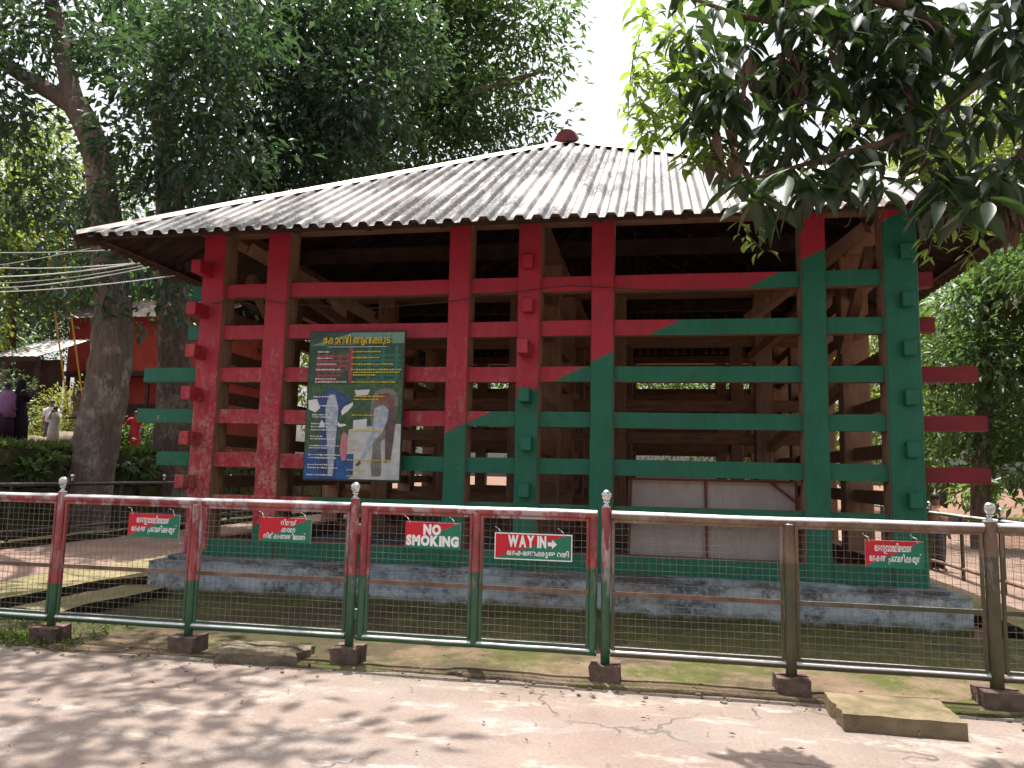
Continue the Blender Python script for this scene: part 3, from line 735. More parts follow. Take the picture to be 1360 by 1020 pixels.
sign('camera_notice_sign', -3.325, -2.85, .97, 1.175, [('നിങ+ങൾ', .12, .42, .20, .30, .03), ('ക+യാമറ', .12, -.15, .20, .27, .03), ('നിരീക+ഷണത+തിലാണ_്', -.02, -.72, .20, .80, .03)], 'three line red and green notice beside the gate post, left railing', .01)
sign('no_smoking_sign', -2.02, -1.55, .97, 1.18, [('NO', -.02, .10, .36, .32, .07), ('SMOKING', 0, -.76, .36, .95, .07)], 'red and green NO SMOKING sign on the gate', .008)
sign('way_in_sign', -1.26, -.635, .912, 1.118, [('WAY IN', -.16, .0, .42, .50, .06), ('അകേത+തക+കുള+ള വഴി', .12, -.68, .20, .80, .025)], 'red and green WAY IN sign with white arrow on the gate', .0, border=True)

# poster on the cage bars
PX0, PX1, PZ0, PZ1, PY = -4.28, -3.015, 1.455, 3.325, 8.985
pe = empty('poster_board', (PX0, PY, PZ0), 'tall printed elephant poster hung on the red cage bars', 'poster')
MB().box(PX0, PX1, PY, PY+.03, PZ0, PZ1).build('board', flat('poster_edge', (.03, .03, .03)), pe)
def pm(n, c1, c2, s): return vary('print_'+n, c1, c2, s, .35, .5, .02, 50, .001)
PM = [pm('shade', (.012, .035, .025), (.02, .09, .045), 9), pm('leaf', (.012, .05, .018), (.06, .14, .05), 22), pm('roof', (.10, .22, .17), (.16, .30, .23), 6),
      pm('red', (.28, .03, .04), (.35, .06, .06), 8), pm('green', (.012, .13, .075), (.02, .17, .1), 8), pm('navy', (.01, .03, .12), (.03, .08, .24), 12),
      pm('trunk', (.28, .33, .40), (.5, .54, .6), 14), pm('tusk', (.7, .7, .68), (.8, .8, .78), 8), pm('ground', (.42, .44, .44), (.58, .6, .58), 7),
      pm('hide', (.13, .12, .115), (.24, .22, .21), 13), pm('brow', (.16, .06, .045), (.25, .12, .09), 14), pm('pink', (.5, .15, .2), (.6, .25, .3), 10), pm('blue', (.01, .06, .22), (.02, .12, .35), 8), pm('hidedark', (.07, .045, .05), (.14, .09, .09), 14), pm('pale', (.5, .56, .6), (.66, .7, .72), 8)]
pr = MB(); PW, PH = PX1-PX0, PZ1-PZ0
layer = [0]
def pp(pts, mi):
    layer[0] += 1; y = PY-.0012-.00022*layer[0]
    pr.poly([(PX0+u*PW, y, PZ1-v*PH) for u, v in pts], mi)
pp([(.012,.99),(.988,.99),(.988,.01),(.012,.01)], 0)
pp([(.012,.10),(.45,.012),(.988,.012),(.988,.085)][::-1], 2)
for i in range(6): pp([(.09,.165+i*.033),(.47-.03*i,.165+i*.033),(.47-.03*i,.178+i*.033),(.09,.178+i*.033)][::-1], 3)
for i in range(5): pp([(.10+i*.075,.15),(.118+i*.075,.15),(.118+i*.075,.35-.02*i),(.10+i*.075,.35-.02*i)][::-1], 3)
pp([(.43,.11),(.465,.11),(.465,.35),(.43,.35)][::-1], 3)
for i in range(6): pp([(.5,.16+i*.033),(.96,.16+i*.033),(.96,.175+i*.033),(.5,.175+i*.033)][::-1], 4)
for u in (.62, .76, .90): pp([(u,.10),(u+.035,.10),(u+.035,.35),(u,.35)][::-1], 4)
pp([(.012,.99),(.012,.36),(.2,.345),(.45,.37),(.66,.33),(.66,.99)], 1)
pp([(.6,.99),(.6,.33),(.988,.33),(.988,.99)], 1)
pp([(.46,.66),(.75,.63),(.988,.62),(.988,.985),(.40,.985)], 8)
pp([(.50,.40),(.66,.395),(.64,.43),(.52,.44)], 14); pp([(.5,.60),(.64,.59),(.64,.66),(.5,.67)], 14)
pp([(.012,.99),(.012,.82),(.14,.78),(.2,.99)], 12); pp([(.30,.99),(.34,.83),(.52,.82),(.52,.96),(.46,.99)], 12)
# left elephant: dark head and ears, pale trunk, white tusks
pp([(.07,.47),(.14,.44),(.20,.40),(.27,.385),(.33,.40),(.37,.43),(.46,.455),(.44,.50),(.37,.55),(.35,.58),(.34,.99),(.16,.99),(.17,.6),(.13,.53)], 5)
pp([(.02,.47),(.11,.46),(.15,.52),(.10,.55),(.03,.53)], 7); pp([(.37,.54),(.40,.51),(.49,.48),(.49,.50),(.44,.54),(.38,.57)], 7)
pp([(.235,.43),(.30,.43),(.34,.52),(.335,.62),(.325,.78),(.315,.97),(.265,.97),(.245,.78),(.215,.62),(.205,.52)], 6)
pp([(.17,.60),(.20,.62),(.205,.645),(.17,.65),(.15,.635)], 7); pp([(.35,.61),(.36,.625),(.42,.625),(.43,.635),(.36,.647),(.335,.63)], 7)
pp([(.385,.70),(.41,.67),(.45,.70),(.455,.78),(.44,.86),(.40,.87),(.375,.80)], 11); pp([(.40,.66),(.42,.645),(.44,.665),(.42,.69)], 13)
# right elephant: full body walking, trunk swung to the left
pp([(.68,.45),(.72,.405),(.80,.385),(.88,.39),(.94,.42),(.955,.48),(.93,.60),(.92,.72),(.90,.86),(.84,.88),(.83,.72),(.79,.74),(.81,.92),(.80,.965),(.71,.965),(.70,.90),(.71,.80),(.70,.66),(.67,.56)], 9)
pp([(.82,.52),(.93,.50),(.945,.56),(.92,.70),(.895,.86),(.85,.86),(.835,.72)], 13)
pp([(.70,.45),(.76,.42),(.86,.42),(.92,.47),(.90,.53),(.80,.49),(.72,.50)], 10)
pp([(.71,.52),(.80,.50),(.86,.53),(.85,.60),(.80,.68),(.72,.74),(.66,.82),(.60,.885),(.555,.905),(.55,.885),(.60,.84),(.64,.76),(.69,.68),(.71,.60)], 6)
pp([(.60,.885),(.555,.905),(.545,.89),(.585,.86)], 13)
pr.build('picture', PM, pe)
tt = MB(); yb = PY-.022
text_into(tt, 'േകാന+നി ആനക+കൂട_്', (PX0+PX1)/2+.01, PZ1-.088*PH, .062*PH*.8, yb-.001, .70*PW, .035, 1)
text_into(tt, 'േകാന+നി ആനക+കൂട_്', (PX0+PX1)/2+.004, PZ1-.086*PH, .062*PH*.8, yb-.003, .70*PW, .012, 0)
tt.box(PX0+.20*PW, PX0+.82*PW, yb, yb+.001, PZ1-.112*PH, PZ1-.108*PH, {'all': 2})
tt.build('title_lettering', ['yellow', flat('title_outline', (.05, .04, .01)), 'tie'], pe)
rp = random.Random(21); cap = MB()
def fake_line(u, v, wid, mi, th=.0095):
    """a line of print too small to read: worn strokes"""
    x = u
    while x < u+wid:
        L = rp.uniform(.012, .03); z = PZ1-v*PH; hh = th*PH*rp.uniform(.7, 1.0)
        cap.box(PX0+x*PW, PX0+(x+L)*PW, yb, yb+.001, z-hh*.5+rp.uniform(-.002,.002), z+hh*.1, {'all': mi}); 
        if rp.random() < .7: cap.box(PX0+x*PW, PX0+(x+.007)*PW, yb-.0005, yb+.0005, z-hh*.7, z+hh*.6, {'all': mi})
        x += L+rp.uniform(.003, .008)
for v, w in ((.142,.11), (.185,.16), (.225,.21), (.262,.25), (.325,.21), (.345,.31), (.445,.2), (.505,.24), (.565,.15), (.58,.2), (.625,.18), (.645,.16), (.665,.25), (.708,.12), (.725,.24), (.77,.31), (.785,.2), (.83,.32), (.85,.29), (.895,.25), (.915,.31), (.962,.25)): fake_line(.10-.05*(v-.14)/.8, v, w, 0)
for v, w, u in ((.142,.28,.46), (.182,.27,.46), (.225,.42,.46), (.262,.5,.46), (.28,.48,.48), (.298,.24,.48), (.345,.45,.47), (.44,.32,.50), (.46,.26,.5), (.565,.28,.49), (.665,.30,.48), (.73,.05,.47), (.79,.1,.47), (.86,.42,.46), (.925,.18,.46), (.965,.1,.46)): fake_line(u, v, w, 1)
cap.build('small_print', ['sign_white', 'yellow'], pe, 'stuff')

# stored notice frame standing behind the bars, its back to the road
bd = empty('stored_banner_frame', (.7, 9.65, .475), 'pale banner on a rusty frame standing inside behind the green bars', 'banner')
rb = flat('rust_frame', (.20, .065, .04), .8)
BXa, BXb, BZa, BZb = -.30, 1.66, .478, 1.565
def bpt(x, z): return (x, 9.52+.10*(z-.478), z)
k = NT('banner_back', .7, .3); n_ = k.noise(2.2, 4, .6); g_ = k.noise(6, 3, .6, stretch=(2.5, 1, .5))
k.color(k.mix(k.math('MULTIPLY', k.step(g_, .55, .62), .25), k.mix(k.step(n_, .3, .7), (.46, .40, .37), (.58, .52, .49)), (.34, .26, .27)))
mm = MB(); nn = 10
for j in range(5):
    for i in range(nn+1):
        x = BXa+(BXb-BXa)*i/nn; z = BZa+(BZb-BZa)*j/4; p = bpt(x, z); mm.v.append((p[0], p[1]+.03+.012*N(x*2, z*2), p[2]))
for j in range(4):
    for i in range(nn): a = j*(nn+1)+i; mm.face((a, a+1, a+nn+2, a+nn+1))
mm.smooth = True; mm.build('banner_sheet', k.m, bd)
for p, q in (((BXa, BZa), (BXa+.03, BZb)), ((BXb, BZa), (BXb, BZb)), ((BXa, BZb), (BXb, BZb)), ((BXa, BZa+.02), (BXb, BZa+.02)), ((.62, BZa), (.62, BZb)), ((BXb-.30, BZb), (BXb, BZb-.24))):
    MB().bar(bpt(*p), bpt(*q), .03, .03).build('frame_bar', rb, bd)

# ------------------------------------------------------------------ cables to the eave
cabm = [flat('cable_grey', (.38, .38, .37), .5), flat('cable_white', (.6, .6, .58), .5), flat('cable_black', (.03, .03, .03), .5)]
for i, (y0, x1, y1, sag, mi, r) in enumerate(((336, 150, 332, .10, 0, .008), (352, 215, 346, .25, 1, .008), (368, 226, 342, .30, 1, .011), (377, 205, 350, .30, 0, .007), (383, 210, 352, .34, 1, .009), (391, 232, 366, .20, 1, .008), (366, 120, 330, .1, 0, .006))):
    p0 = at(-90, y0-4, 13.2); p1 = at(x1, y1, 9.75); m = MB(); m.smooth = True; pts = []
    for t in range(15):
        q = p0.lerp(p1, t/14); q.z -= sag*4*(t/14)*(1-t/14)*.5; pts.append(q)
    m.tube(pts, r, 6); o = m.build('cable', cabm[mi])
    tag(o, 'thin overhead service cable running in under the left roof corner', 'cable', 'service cables at the left eave')
m = MB(); m.smooth = True
pts = [(-5.7, 9.06, 3.72), (-5.3, 9.02, 3.80), (-4.6, 9.05, 3.70), (-3.6, 9.04, 3.62), (-2.6, 9.05, 3.68), (-1.9, 9.06, 3.78), (-1.0, 9.04, 3.86), (-.2, 9.05, 3.80), (.9, 9.05, 3.74)]
m.tube(pts, .006, 5); tag(m.build('cable', cabm[2]), 'thin dark wire looped along the front bars under the eave', 'cable')

# ------------------------------------------------------------------ vegetation
def leaves_mesh(name, P, D, Nn, L, Wd, mat, curl=.12):
    """P base points, D directions, Nn normals (n,3 arrays); two folded triangles per leaf"""
    n = len(P); Sd = np.cross(D, Nn); Sd /= np.linalg.norm(Sd, axis=1, keepdims=True)+1e-9
    L = L[:, None]; Wd = Wd[:, None]
    mid = P + D*L*.45
    V = np.empty((n, 4, 3), np.float32)
    V[:, 0] = P; V[:, 1] = mid + Sd*Wd*.5 + Nn*L*curl; V[:, 2] = P + D*L - Nn*L*curl*.6; V[:, 3] = mid - Sd*Wd*.5 + Nn*L*curl
    me = bpy.data.meshes.new(name); me.vertices.add(n*4); me.vertices.foreach_set('co', V.ravel())
    idx = (np.arange(n)[:, None]*4 + np.array([0, 1, 2, 0, 2, 3])[None]).astype(np.int32)
    me.loops.add(n*6); me.loops.foreach_set('vertex_index', idx.ravel())
    me.polygons.add(n*2); me.polygons.foreach_set('loop_start', np.arange(0, n*6, 3, dtype=np.int32)); me.polygons.foreach_set('loop_total', np.full(n*2, 3, np.int32))
    me.materials.append(MAT[mat]); me.update(); return me
def crown(blobs, seed, per_m3=5.0, leaf=.16, n_per=26, spread=.42, droop=.45, shell=.5, wratio=.42):
    """blobs: (centre, (rx,ry,rz)); clusters of leaves spread through each, denser to the outside"""
    g = np.random.default_rng(seed); Ps = []; Ds = []; Ns = []
    for c, r in blobs:
        r = np.array(r if hasattr(r, '__len__') else (r, r, r*.8)); vol = 4.19*r.prod(); n = max(3, int(vol*per_m3/ (1 if vol < 40 else (vol/40)**.35)))
        d = g.normal(size=(n, 3)); d /= np.linalg.norm(d, axis=1, keepdims=True)
        rad = (shell + (1-shell)*g.random((n, 1))**.6); cc = np.array(c) + d*r*rad*(1+.12*g.normal(size=(n, 1)))
        out = d
        q = np.repeat(cc, n_per, 0); oo = np.repeat(out, n_per, 0); k = len(q)
        off = g.normal(size=(k, 3))*spread*np.array([1, 1, .6])
        Ps.append(q+off)
        D = oo*.5 + off/spread*.5 + g.normal(size=(k, 3))*.55; D[:, 2] -= droop; D /= np.linalg.norm(D, axis=1, keepdims=True)
        Nv = g.normal(size=(k, 3))*.5 + np.array([0, 0, 1]) ; Nv -= D*(Nv*D).sum(1, keepdims=True); Nv /= np.linalg.norm(Nv, axis=1, keepdims=True)+1e-9
        Ds.append(D); Ns.append(Nv)
    P, D, Nv = map(np.concatenate, (Ps, Ds, Ns)); L = leaf*g.uniform(.65, 1.3, len(P))
    return P, D, Nv, L, L*wratio
def tree(name, label, base, trunk_paths, blobs, mat, bark='bark', seed=1, group=None, **kw):
    e = empty(name, base, label, 'tree', group); rg = random.Random(seed)
    for i, (path, rad) in enumerate(trunk_paths):
        m = MB(); m.smooth = True; fine = []; fr = []
        pv = [Vector(p) for p in path]; n = len(pv)
        for j in range(n-1):
            st = 5
            for q in range(st):
                t = q/st; a, b, c, d = pv[max(j-1,0)], pv[j], pv[j+1], pv[min(j+2,n-1)]
                p = .5*((2*b) + (c-a)*t + (2*a-5*b+4*c-d)*t*t + (3*b-a-3*c+d)*t**3); fine.append(p); fr.append(rad[j]+(rad[j+1]-rad[j])*t)
        fine.append(pv[-1]); fr.append(rad[-1]); m.tube(fine, fr, 14, jitter=.14, rg=rg)
        m.build('trunk' if i == 0 else 'branch', bark, e)
    bs = blobs if isinstance(blobs[0], list) else [(blobs, mat)]
    for k_, (bl, mt) in enumerate(bs if not isinstance(bs, tuple) else [bs]):
        P, D, Nv, L, Wd = crown(bl, seed*7+k_, **kw)
        link('foliage', leaves_mesh('foliage', P, D, Nv, L, Wd, mt), e, 'stuff')
    return e
def px_blobs(items, Y): return [(tuple(at(x, y, Y+(dy if len(it) > 3 else 0))), r) for it in items for (x, y, r, *rest) in [it] for dy in [rest[0] if rest else 0]]

# big tree with the forked limb, behind the dark railing
YA = 16.2
A = lambda x, y, d=0: tuple(at(x, y, YA+d))
bA = A(108, 640); 
trA = [([(bA[0], bA[1], -.1), A(116, 640), A(137, 540), A(150, 450), A(148, 360), A(139, 270), A(124, 190), A(100, 138)], [.68, .56, .50, .46, .40, .35, .31, .30]),
       ([A(104, 145), A(60, 118), A(0, 82), A(-90, 40, -1)], [.24, .21, .19, .14]),
       ([A(100, 140), A(88, 95), A(80, 50), A(64, -20), A(40, -140)], [.26, .2, .18, .16, .1])]
blA = px_blobs([(30, 30, 1.5), (-40, 110, 1.6, -1), (120, 20, 1.5, 1), (180, 90, 1.4), (40, 190, 1.1, 1.5), (10, 250, 1.2, 1), (70, 270, 1.0, 1.2), (190, 190, 1.2, -.5), (150, 270, .8, -.9), (110, 330, .7, 1), (200, 340, 1.0, -.8), (110, 375, .75, -.9), (60, 350, .9, .5), (240, 250, 1.1), (20, 380, .9, .6), (215, 400, .65, -.6), (250, 120, 1.3, -1), (290, 200, 1.3, -.6), (150, 400, .5, -1.0), (300, 30, 1.6, -1), (60, 410, .6, .8), (190, 430, .5, .5)], YA)
# high limbs reaching forward over the road, out of the top of the picture
blA += [((-9.5, 8.5, 11.0), (2.6, 2.4, 1.0)), ((-7.4, 5.6, 10.6), (2.2, 2.2, .8)), ((-5.2, 7.4, 10.4), (1.7, 1.6, .7)), ((-5.2, 4.2, 10.2), (1.5, 1.5, .6)), ((-3.4, 6.0, 9.8), (1.2, 1.1, .5))]
trA.append(([A(64, -20), (-10.5, 13, 11.5), (-8.5, 9.5, 10.2), (-6.0, 6.5, 9.9)], [.16, .13, .1, .05]))
tree('forked_tree', 'tall leafy tree with forked mottled trunk behind the dark railing', bA, trA, blA, 'leaf_dark', 'bark_pale', 3, per_m3=7, leaf=.29, n_per=13, spread=.30, wratio=.40, shell=.35)
# furrowed tree close to the cage corner
YB = 19.5
B = lambda x, y, d=0: tuple(at(x, y, YB+d))
bB = B(226, 645)
trB = [([(bB[0], bB[1], -.1), B(224, 640), B(230, 560), B(232, 470), B(228, 380), B(222, 270), B(216, 150), B(220, 20), B(226, -80)], [.62, .52, .46, .45, .42, .33, .28, .22, .15]),
       ([B(220, 300), B(262, 220, -.5), B(300, 120, -1), B(308, 40, -1), B(316, -60, -1)], [.2, .2, .22, .22, .2]),
       ([B(225, 330), B(290, 260, 1), B(360, 190, 2), B(470, 120, 3)], [.16, .14, .11, .06])]
blB = px_blobs([(260, 40, 1.6), (340, 20, 1.8, 1), (400, 90, 1.8, 1), (330, 120, 1.6, -1), (280, 290, 1.2, .8), (360, 210, 1.6), (420, 180, 1.5, 1), (310, 250, 1.2, -.5), (390, 270, 1.2, .6), (240, 160, 1.1, 1.2), (450, 30, 1.9, 1), (480, 130, 1.6, .5), (460, 220, 1.3, .7), (240, 320, 1.0, 1.3), (530, 60, 1.8, 2), (200, 20, 1.5, 2)], YB)
tree('furrowed_tree', 'thick furrowed trunk beside the left cage corner under dark foliage', bB, trB, blB, 'leaf_dark', 'bark', 4, per_m3=6.5, leaf=.30, n_per=13, spread=.32, shell=.35)
# wide tree standing behind the cage
YD = 27.0
Dn = lambda x, y, d=0: tuple(at(x, y, YD+d))
bD = Dn(470, 650)
trD = [([(bD[0], bD[1], -.1), Dn(470, 500), Dn(476, 330), Dn(490, 180), Dn(520, 60), Dn(540, -60)], [.6, .5, .42, .34, .24, .12]),
       ([Dn(485, 220), Dn(560, 150, -.5), Dn(640, 120, -1), Dn(720, 95, -1)], [.2, .16, .12, .06]), ([Dn(490, 180), Dn(420, 110), Dn(380, 40)], [.2, .15, .08]),
       ([Dn(520, 60), Dn(600, 30), Dn(680, 5)], [.18, .13, .06])]
blD = px_blobs([(560, 120, 2.4), (620, 60, 2.2), (640, 150, 1.7, -.5), (690, 30, 1.6), (540, 200, 2.0, -.7), (470, 240, 2.0), (600, 215, 1.1), (560, 20, 2.2), (690, 110, 1.2, 1), (700, 170, 1.0), (735, 165, .75), (720, 90, .9), (655, 205, .8), (730, 15, 1.0), (500, 90, 2.2), (430, 150, 2.2, 1), (690, 195, .7), (745, 70, .6), (620, -40, 2.2), (500, -30, 2.4), (400, -20, 2.4), (590, 170, 1.3, -1)], YD)
tree('spreading_tree', 'broad mid green tree rising behind the roof against white sky', bD, trD, blD, 'leaf_mid', 'bark', 5, per_m3=4.2, leaf=.34, n_per=15, spread=.42, wratio=.36, shell=.35)
# trees on the right
YE_ = 21.0
En = lambda x, y, d=0: tuple(at(x, y, YE_+d))
bE = En(1300, 668)
trE = [([(bE[0], bE[1], -.1), En(1302, 620), En(1310, 520), En(1306, 420), En(1330, 330)], [.24, .2, .17, .13, .08])]
blE = px_blobs([(1290, 400, 1.1), (1345, 380, 1.2, .5), (1260, 470, .9), (1320, 480, 1.2, -.4), (1375, 480, 1.2), (1270, 560, .9, .3), (1330, 570, 1.1), (1390, 580, 1.0), (1250, 610, .6, 1), (1300, 620, .6, -.5), (1360, 630, .7), (1330, 330, .8, 1), (1240, 420, .6, 1.5), (1420, 400, 1.2), (1250, 520, .55, .8), (1320, 655, .6, 1.5), (1380, 660, .7, 1), (1275, 655, .5, 3)], YE_)
blE += [((8.6, 17.0, 6.6), (2.2, 2.5, 1.0)), ((10.5, 21, 7.2), (2.6, 2.6, 1.2)), ((7.8, 13.6, 6.6), (1.4, 1.6, .7))]  # mostly unseen crown clumps, added to shade the yard path
trE.append(([En(1306, 420), (8.8, 18, 6.2), (8.0, 14, 6.6)], [.12, .09, .04]))
tree('leafy_tree', 'bushy sunlit tree growing beyond the railing right of the cage', bE, trE, blE, 'leaf_mid', 'bark', 6, per_m3=11, leaf=.27, n_per=14, spread=.26, wratio=.34, shell=.4)
bg_spots = [  # px, py of crown centre, Y, radius, base x
    ('pale_tree', 1290, 190, 40, 3.4, 'leaf_light'), ('pale_tree', 1390, 230, 36, 3.2, 'leaf_light'), ('pale_tree', 1215, 250, 44, 2.6, 'leaf_light'),
    ('yellow_green_tree', 30, 250, 34, 4.0, 'leaf_light'), ('yellow_green_tree', -60, 330, 30, 3.8, 'leaf_light'), ('yellow_green_tree', 120, 300, 36, 3.6, 'leaf_mid'),
    ('forest_tree', 300, 420, 42, 5.0, 'leaf_mid'), ('forest_tree', 470, 470, 46, 5.2, 'leaf_light'), ('forest_tree', 640, 500, 48, 5.2, 'leaf_mid'), ('forest_tree', 800, 520, 44, 4.6, 'leaf_light'), ('forest_tree', 960, 530, 46, 4.8, 'leaf_mid'), ('forest_tree', 1120, 520, 44, 4.8, 'leaf_light'), ('forest_tree', 1240, 500, 38, 4.0, 'leaf_light'), ('forest_tree', 1380, 500, 36, 4.2, 'leaf_mid'), ('yellow_green_tree', 0, 400, 44, 4.5, 'leaf_mid'), ('yellow_green_tree', 150, 400, 46, 4.8, 'leaf_mid'), ('yellow_green_tree', -70, 440, 38, 4.0, 'leaf_dark'), ('forest_tree', 180, 380, 50, 5.4, 'leaf_dark'), ('forest_tree', 390, 300, 38, 4.8, 'leaf_dark')]
BGLAB = {'pale_tree': 'pale sunlit tree far behind the right roof corner', 'yellow_green_tree': 'sunlit tree far behind the red house and left bank', 'forest_tree': 'leafy tree of the wood far behind the cage'}
for i, (nm, x, y, Y, r, mt) in enumerate(bg_spots):
    c = at(x, y, Y); rg = random.Random(90+i); gz = bank_z(c.x, c.y) if c.x < -14 else 0
    bl = [(tuple(c), (r, r, r*.75))] + [((c.x+rg.uniform(-1,1)*r, c.y+rg.uniform(-.6,.6)*r, c.z+rg.uniform(-.9,.7)*r), (r*.55,)*3) for _ in range(5)]
    tp = [([(c.x, c.y, gz-.1), (c.x+.2, c.y, gz+(c.z-gz)*.4), (c.x-.1, c.y, c.z), (c.x+.3, c.y, c.z+r*.6)], [.3, .25, .18, .06])]
    tree(nm, BGLAB[nm].replace('tree ', {'leaf_dark': 'dark tree ', 'leaf_mid': 'deep green tree ', 'leaf_light': 'light green tree '}[mt], 1), (c.x, c.y, gz), tp, bl, mt, 'bark', 40+i, {'pale_tree': 'pale trees behind the roof', 'yellow_green_tree': 'sunlit trees behind the bank', 'forest_tree': 'trees of the wood behind the cage'}[nm], per_m3=1.0, leaf=.34, n_per=22, spread=.7)

# overhanging tree at the right, stem out of the picture
LEAFV = []
def leaf_obj_mesh(L, w, bend, fold, name, mat):
    m = MB(); n = 6; prof = [0.03, .55, .92, 1.0, .78, .38, .0]
    for i in range(n+1):
        t = i/n; x = L*t; z = -bend*L*t*t; ww = w*.5*prof[i]
        m.v += [(x, -ww, z+fold*ww), (x, 0, z), (x, ww, z+fold*ww)]
    for i in range(n):
        a = i*3; m.face((a, a+3, a+4, a+1)); m.face((a+1, a+4, a+5, a+2))
    m.smooth = True; return m
OB = (6.6, 4.4, 0)
ot = empty('overhanging_tree', OB, 'large leaved tree hanging its dark branches over the right roof corner', 'tree')
ro = random.Random(77)
m = MB(); m.smooth = True
m.tube([(6.6, 4.4, -.1), (6.55, 4.45, 2.2), (6.4, 4.6, 4.2), (6.1, 4.8, 6.0), (5.8, 5.0, 8)], [.34, .28, .24, .18, .1], 14, jitter=.1, rg=ro); m.build('trunk', 'bark', ot)
def O(x, y, Y=5.2): return at(x, y, Y)
br_paths = [([(6.45, 4.6, 4.0), O(1500, 150, 4.9), O(1360, 104), O(1270, 58), O(1200, 10), O(1120, -60)], [.11, .07, .052, .045, .04, .03]),
            ([O(1270, 58), O(1180, 60, 5.0), O(1080, 40, 4.9), O(980, 20, 4.9), O(900, -10, 4.9)], [.035, .028, .022, .018, .01]),
            ([O(1330, 85), O(1250, 150, 4.9), O(1170, 190, 4.8), O(1080, 215, 4.7), O(990, 240, 4.7)], [.035, .026, .02, .015, .008]),
            ([O(1420, 130), O(1360, 200, 5.3), O(1310, 250, 5.3), O(1250, 290, 5.3), O(1200, 290, 5.3)], [.04, .03, .022, .015, .008]),
            ([O(1200, 10), O(1100, -20, 5.4), O(1000, -40, 5.4), O(900, -40, 5.4)], [.03, .025, .02, .012]),
            ([O(1060, -60, 5.0), O(1046, 10, 5.0), O(1050, 60, 5.0), O(1042, 110, 5.0)], [.03, .024, .018, .008]),
            ([O(1170, 190, 4.8), O(1130, 230, 4.8), O(1095, 262, 4.8)], [.014, .01, .006]),
            ([O(1300, 140, 5.0), O(1240, 215, 5.0), O(1180, 245, 5.0)], [.018, .012, .006])]
for p, r in br_paths:
    m = MB(); m.smooth = True; m.tube(p, r, 9, jitter=.08, rg=ro); m.build('branch', 'twig', ot)
# leaf rosettes: tip position, size
tips = []
def scatter(poly, n, Ya, Yb, size):
    xs_ = [p[0] for p in poly]; ys_ = [p[1] for p in poly]; c = 0
    while c < n:
        x, y = ro.uniform(min(xs_), max(xs_)), ro.uniform(min(ys_), max(ys_)); ins = False; j = len(poly)-1
        for i in range(len(poly)):
            if (poly[i][1] > y) != (poly[j][1] > y) and x < (poly[j][0]-poly[i][0])*(y-poly[i][1])/(poly[j][1]-poly[i][1])+poly[i][0]: ins = not ins
            j = i
        if ins: tips.append((at(x, y, ro.uniform(Ya, Yb)), size*ro.uniform(.75, 1.2))); c += 1
scatter([(905, -30), (890, 60), (880, 130), (935, 190), (960, 235), (1010, 250), (1090, 225), (1160, 215), (1200, 180), (1240, 60), (1230, -30)], 125, 4.5, 5.8, .20)
scatter([(1200, -30), (1190, 120), (1180, 200), (1215, 250), (1290, 265), (1350, 250), (1420, 270), (1420, -30)], 78, 4.5, 5.9, .22)
scatter([(1020, -20), (1000, 90), (1060, 150), (1180, 120), (1230, 0)], 35, 4.6, 5.6, .21)
for x, y in ((1000, 252), (1030, 262), (1070, 245), (1105, 235), (1150, 225), (1165, 240), (985, 235), (1240, 262), (1300, 262), (1330, 240), (1040, 225), (1130, 200)): tips.append((at(x, y, ro.uniform(4.3, 4.8)), .25))
allv = []   # (matrix, variant, material, distance)
def rosette(p, s, n, mat, droop=.75):
    a0 = ro.random()*6.28
    for i in range(n):
        a = a0+i*2.4+ro.uniform(-.3, .3); dr = droop*ro.uniform(.4, 1.6)
        d = Vector((cos(a), sin(a), -dr)).normalized(); up = Vector((ro.uniform(-.35,.35), ro.uniform(-.35,.35), 1))
        y_ = up.cross(d).normalized(); z_ = d.cross(y_)
        M_ = Matrix((d, y_, z_)).transposed().to_4x4(); sc = s*ro.uniform(.75, 1.2)
        M_.translation = p + Vector((ro.uniform(-.05,.05), ro.uniform(-.05,.05), ro.uniform(-.05,.03))) + d*.02
        allv.append((M_ @ Matrix.Scale(sc, 4), ro.randrange(4), mat))
for p, s in tips: rosette(p, s, ro.randint(6, 9), 'leaf_near')
# paler leaflets and young shoots at the rim
for x, y, Y in [(ro.uniform(845, 915), ro.uniform(-10, 190), ro.uniform(4.7, 5.3)) for _ in range(62)] + [(ro.uniform(895, 960), ro.uniform(170, 225), 4.9) for _ in range(14)]: rosette(at(x, y, Y), .11, 5, 'leaf_young', .4)
def shoot(pts, Y, n, s):
    pv = [at(x, y, Y) for x, y in pts]; m = MB(); m.tube(pv, .004, 5); m.build('twig', 'twig', ot)
    for i in range(n):
        t = (i+.5)/n*(len(pv)-1); k_ = min(int(t), len(pv)-2); p = pv[k_].lerp(pv[k_+1], t-k_); rosette(p, s, 2, 'leaf_young', .5)
shoot([(985, 255), (985, 290), (993, 312), (1015, 335)], 4.8, 14, .085); shoot([(1245, 275), (1240, 310), (1232, 340)], 5.0, 9, .09); shoot([(1300, 280), (1292, 320), (1286, 345)], 5.0, 10, .09); shoot([(1230, 300), (1260, 305), (1290, 300)], 5.0, 7, .1)
shoot([(860, 10), (842, 70), (835, 120), (834, 160)], 4.9, 14, .085); shoot([(905, 100), (870, 150), (850, 180)], 4.9, 9, .09); shoot([(1240, 150), (1230, 210), (1210, 240)], 4.6, 8, .12); shoot([(1060, 130), (1100, 150), (1150, 170)], 4.5, 9, .12)
# dry bunches caught in the branches
for x, y in ((970, 90), (985, 110), (1000, 70), (955, 170), (965, 190), (1050, 60), (1060, 90), (1075, 75), (1195, 95), (1340, 275)):
    p = at(x, y, 4.9)
    for i in range(9): rosette(p+Vector((ro.uniform(-.07,.07), ro.uniform(-.07,.07), ro.uniform(-.12,.05))), .17, 1, 'leaf_dry', 3.0)
